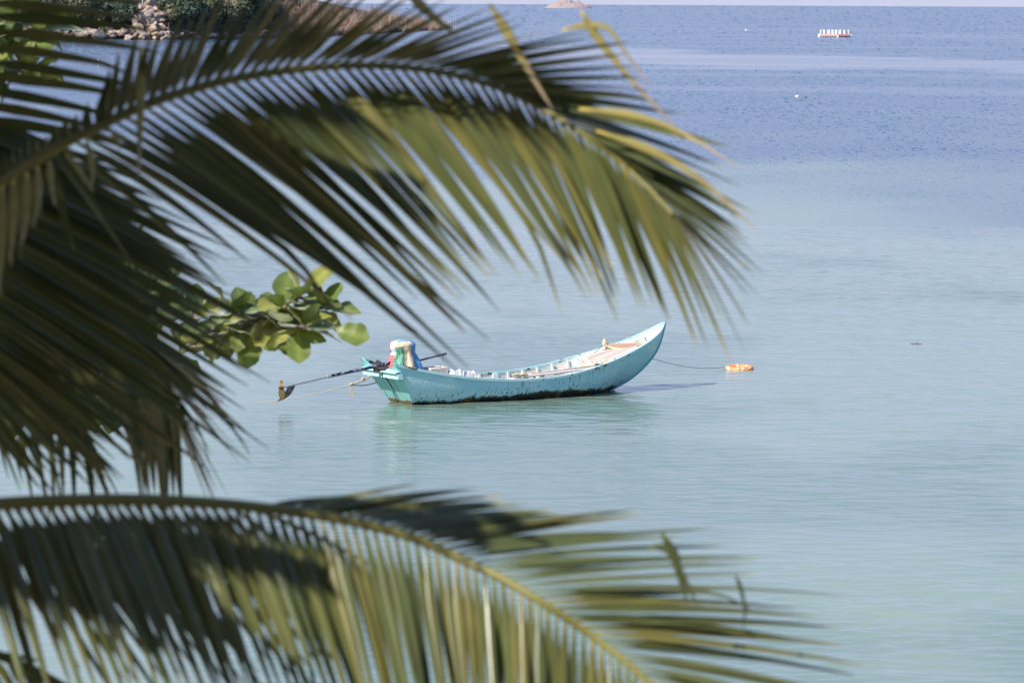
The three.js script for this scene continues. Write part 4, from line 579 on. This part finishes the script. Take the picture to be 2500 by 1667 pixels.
{ // the lower frond of the same palm, grouped with its own trunk
  const t = thing('coconut_palm', 'broad lower frond of the same coconut palm spread under the boat, leaflets hanging in rows', 'palm', [0, 0, 0]), c = V(-2.6, 7.3, -11.4);
  trunk(t, V(-3.0, 1.5, -11.2), c, 0.14);
  const B = frond(t, { seed: 61, wide: (x) => lerp(1.15, 1, sm(500, 900, x)), spacing: 25, width: 0.035, r0: 0.024, r1: 0.008, from: -80, mats: [0, 1, 2, 3], fold: 0.6, upWidth: 0.72, upFold: 0.3, jit: 2.2,
    rachis: [[-800, 1420, 11.2], [-500, 1260, 11.1], [-200, 1178, 11], [0, 1157, 11], [200, 1148, 11], [400, 1150, 11], [600, 1166, 11], [800, 1196, 11], [950, 1236, 11], [1050, 1280, 11], [1150, 1327, 10.95], [1250, 1387, 10.9], [1350, 1453, 10.9], [1450, 1530, 10.85], [1560, 1640, 10.8], [1640, 1735, 10.8]],
    low: [[-80, -70, 480, 0.42], [0, -68, 500, 0.42], [200, -63, 540, 0.42], [400, -66, 540, 0.42], [600, -69, 540, 0.42], [800, -75, 520, 0.42], [950, -80, 500, 0.42], [1050, -84, 480, 0.42], [1150, -87, 460, 0.42], [1250, -89, 440, 0.42], [1350, -90, 420, 0.4], [1450, -88, 400, 0.4], [1640, -80, 300, 0.4]],
    up: [[-80, -58, 520, -0.35], [200, -54, 540, -0.35], [440, -52, 520, -0.4], [520, -48, 420, -0.5], [590, 0, 300, -0.6], [640, 8, 320, -0.5], [800, 9, 400, -0.45], [900, 8, 430, -0.4], [980, 7, 480, -0.35], [1050, 6, 540, -0.3], [1150, 4, 600, -0.25], [1250, -1, 630, -0.2], [1350, -5, 620, -0.2], [1450, -11, 580, -0.2], [1560, -20, 560, -0.1], [1640, -30, 420, 0]], droop: [0.05, 0.03], dry: 0.10 });
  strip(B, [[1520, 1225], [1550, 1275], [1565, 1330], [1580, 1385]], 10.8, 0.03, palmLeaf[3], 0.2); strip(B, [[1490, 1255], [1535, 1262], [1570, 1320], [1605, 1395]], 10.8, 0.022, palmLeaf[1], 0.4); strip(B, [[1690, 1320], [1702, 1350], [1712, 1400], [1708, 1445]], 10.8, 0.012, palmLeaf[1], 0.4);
  frond(t, { seed: 71, spacing: 40, width: 0.026, r0: 0.012, rachis: [[-500, 1560, 11.8], [-200, 1490, 11.8], [-40, 1500, 11.8], [60, 1545, 11.8], [130, 1610, 11.8]], from: -160,
    up: [[-160, 8, 170, 0], [60, -10, 130, 0], [130, -30, 100, 0]], low: [[-160, -50, 160, 0], [60, -60, 140, 0], [130, -70, 100, 0]], droop: [0.2, 0.1] });
  const up = (dx, dy, dz, ex, ey, ez) => [c.clone(), c.clone().add(V(dx * 0.5, dy * 0.8, dz * 0.5)), c.clone().add(V(dx, dy, dz)), V(ex, ey, ez)];
  shadeFrond(t, [c.clone(), V(-2.9, 8.8, -10.5), V(-2.5, 9.5, -9.9), V(-1.75, 9.72, -9.6)], 0.34, 210); shadeFrond(t, [c.clone(), V(-2.8, 8.6, -10.6), V(-2.5, 9.2, -10), V(-1.9, 9.35, -9.7)], 0.26, 211);  // unseen fronds placed to throw shade on the lower frond
  let sd = 200; for (const q of [[[-3.0, 8.8, -10.5], [-2.8, 9.5, -9.9], [-2.15, 9.72, -9.6]], [[-3.2, 8.7, -10.6], [-3.1, 9.3, -10.0], [-2.6, 9.5, -9.5], [-2.2, 9.45, -9.2]]]) shadeFrond(t, [c.clone(), ...q.map((e) => V(...e))], 0.5, ++sd);
   shadeFrond(t, up(-0.8, 1.1, 0.4, -4.4, 8.0, -10.6), 0.6, 203); shadeFrond(t, up(-0.6, 1.3, -0.4, -4.0, 8.3, -12.4), 0.6, 204); shadeFrond(t, up(0.1, 0.9, 1.0, -2.2, 7.4, -8.8), 0.6, 205);
}

// ------------------------------------------------------------------ the sea almond tree behind the fronds
{
  const t = thing('sea_almond_tree', 'sea almond tree with broad paddle-shaped leaves behind the palm fronds', 'tree', [-7.0, 1.0, -26.2]), O = V(-7.0, 1.0, -26.2), R = rng(90);
  const mk = (c, tr) => new THREE.MeshPhysicalMaterial({ color: new THREE.Color().setRGB(...c), vertexColors: true, roughness: 1, transmission: tr, thickness: 0, side: THREE.DoubleSide, clearcoat: 0.4, clearcoatRoughness: 0.35 });
  const mats = [mk([0.11, 0.165, 0.022], 0.45), mk([0.075, 0.125, 0.025], 0.4), mk([0.24, 0.26, 0.03], 0.5), mk([0.13, 0.18, 0.022], 0.45)], brown = mk([0.28, 0.15, 0.06], 0.3);
  const leafShape = (seed) => { const n = 10, P = [], C = [], ix = [], q = rng(seed), cup = 0.10 + 0.2 * q(), bend = 0.1 + 0.3 * q();
    for (let i = 0; i <= n; i++) { const s = i / n, w = 0.29 * (s < 0.08 ? 0.05 : Math.pow(Math.sin(Math.PI * Math.pow((s - 0.06) / 0.94, 1.45) * 0.985), 0.75)) * (1 + 0.10 * Math.sin(s * 14 + seed)) + 0.006, y = -bend * s * s;
      for (let j = -2; j <= 2; j++) { const z = w * j / 2; P.push(s, y + cup * (z * z) * 2.5 + 0.012 * Math.sin(i * 2.1) * Math.abs(j), z); const g = j === 0 ? 1.5 : 1 + 0.3 * (q() - 0.5) + (i % 2 ? 0.06 : -0.06); C.push(g * (s < 0.12 ? 1.8 : 1), g, g * 0.9); }
      if (i < n) for (let j = 0; j < 4; j++) { const a = i * 5 + j, b = a + 5; ix.push(a, b, a + 1, b, b + 1, a + 1); } }
    const g = new THREE.BufferGeometry(); g.setAttribute('position', new THREE.Float32BufferAttribute(P, 3)); g.setAttribute('color', new THREE.Float32BufferAttribute(C, 3)); g.setIndex(ix); g.computeVertexNormals(); return g; };
  const shapes = [1, 2, 3, 4, 5].map(leafShape), bark = std([0.17, 0.14, 0.115], 0.95);
  // tips of the twigs, read off the photograph; depth from the size of the leaves
  const tips = [[786, 768, 25], [735, 742, 25], [690, 770, 24.9], [648, 790, 25.1], [612, 812, 25.2], [570, 790, 25.3], [745, 815, 24.8], [695, 832, 25.0], [640, 842, 25.2], [560, 845, 25.4], [505, 830, 25.6],
    [440, 860, 25.8], [470, 790, 25.9], [360, 905, 26], [310, 945, 26], [250, 930, 26], [190, 955, 26], [120, 945, 26.2], [50, 985, 26], [-20, 960, 26.2], [330, 850, 26.2], [240, 860, 26.3], [140, 870, 26.3], [60, 890, 26.3], [400, 760, 26.3], [300, 770, 26.4], [180, 780, 26.4], [70, 790, 26.5],
    [45, 40, 26], [105, 78, 26], [22, 120, 26], [75, 175, 26], [-20, 190, 26]];
  const limbTop = V(-6.6, 6.2, -26.2), junction = atDepth(330, 930, 26.2);
  part('trunk', tubeGeo([V(0, -0.4, 0), V(0.15, 2.2, 0), limbTop.clone().sub(O)], 0.22, 0.13, 10, 20), bark, t);
  part('limb', tubeGeo([limbTop.clone().sub(O), V(-4.6, 6.5, -26.2).sub(O), junction.clone().sub(O)], 0.10, 0.06, 8, 20), bark, t);
  const bTop = V(-4.2, 8.8, -26.2); part('limb', tubeGeo([limbTop.clone().sub(O), V(-5.6, 7.6, -26.2).sub(O), bTop.clone().sub(O)], 0.10, 0.05, 8, 20), bark, t);
  { // the dense inside of the crown, behind the twigs, and an added canopy that shades it
    const l = [], put = (px, py, d) => { const g = shapes[l.length % 5].clone(), D = V(R() - 0.5, R() * 0.9 - 0.6, R() - 0.5).normalize(); let up = V((R() - 0.5) * 1.4, 1, R() * 0.8 - 0.3), S = D.clone().cross(up).normalize(); up = S.clone().cross(D).normalize(); g.applyMatrix4(new THREE.Matrix4().makeBasis(D, up, S)); const k = 0.2 + 0.09 * R(), P = atDepth(px, py, d).sub(O); g.scale(k, k, k); g.translate(P.x, P.y, P.z); l.push(g); };
    for (let i = 0; i < 2600; i++) { const py = lerp(640, 985, R()), e = lerp(420, 330, (py - 640) / 345) - 70 * noise2(py / 30, 4); put(lerp(-900, e, Math.pow(R(), 0.8)), py - 50 * noise2(i * 0.37, 9) * R(), 26 + 3 * R()); }
    for (let i = 0; i < 120; i++) put(lerp(-400, 60, R()), lerp(-150, 200, R()), 26 + 2 * R());
    const put3 = (P) => { const g = shapes[l.length % 5].clone(), D = V(R() - 0.5, R() * 0.9 - 0.6, R() - 0.5).normalize(); let up = V((R() - 0.5) * 1.4, 1, R() * 0.8 - 0.3), S = D.clone().cross(up).normalize(); up = S.clone().cross(D).normalize(); g.applyMatrix4(new THREE.Matrix4().makeBasis(D, up, S)); g.scale(0.25, 0.25, 0.25); P.sub(O); g.translate(P.x, P.y, P.z); l.push(g); };
    for (let i = 0; i < 900; i++) put3(V(lerp(-8.5, -4.35, R()), lerp(9.6, 11.2, R()), lerp(-26, -21.5, R())));  // unseen canopy above the frame, added to shade the crown below
    part('inner_and_shade_leaves', mergeGeometries(l), mats[0], t).userData.kind = 'stuff';
  }
  { const a = atDepth(806, 800, 24.7).sub(O), b = atDepth(898, 822, 24.6).sub(O), D = b.clone().sub(a), L = D.length(); D.normalize(); let up = V(-0.25, 0.5, 0.9), S = D.clone().cross(up).normalize(); up = S.clone().cross(D).normalize(); const m = part('leaf', shapes[2], mats[3], t); m.quaternion.setFromRotationMatrix(new THREE.Matrix4().makeBasis(D, up, S)); m.scale.setScalar(L); m.position.copy(a); part('twig', tubeGeo([atDepth(786, 768, 25).sub(O), a.clone().add(V(-0.02, 0.02, 0)), a], 0.009, 0.006, 5, 6), bark, t); }
  let n = 0;
  for (const [px, py, d] of tips) {
    const P = atDepth(px, py - (px > 450 ? 16 : 0), d).sub(O), from = (py < 300 ? bTop : px > 450 ? atDepth(470, 850, 25.8) : junction).clone().sub(O), mid = from.clone().lerp(P, 0.55).add(V(0, 0.06, 0.03));
    part('twig', tubeGeo([from, mid, P], 0.018, 0.010, 6, 10), bark, t);
    const dir = P.clone().sub(mid).normalize(), k0 = R() * 6.28;
    for (let k = 0; k < 9; k++) {
      const a = k0 + k * 2.4, el = lerp(0.9, -0.55, k / 8) + (R() - 0.5) * 0.4, L = (0.15 + 0.09 * R());
      const D = V(Math.cos(a) * Math.cos(el), Math.sin(el), Math.sin(a) * Math.cos(el) * 0.8).addScaledVector(dir, 0.35).normalize();
      let up = V((R() - 0.5) * 0.8, 1, (R() - 0.5) * 0.8 + 0.35).addScaledVector(D, 0); let S = D.clone().cross(up).normalize(); up = S.clone().cross(D).normalize();
      const m = new THREE.Mesh(shapes[(n * 3) % 5], n % 67 === 7 ? brown : mats[[0, 2, 3, 1, 2, 0][Math.floor(R() * 6)]]); m.name = 'leaf'; shadows(m); t.add(m); n++;
      m.quaternion.setFromRotationMatrix(new THREE.Matrix4().makeBasis(D, up, S)); m.scale.setScalar(L * 1.22); m.position.copy(P).addScaledVector(dir, -0.02 * k * 0.5);
    }
  }
}
renderer.render(scene, camera);
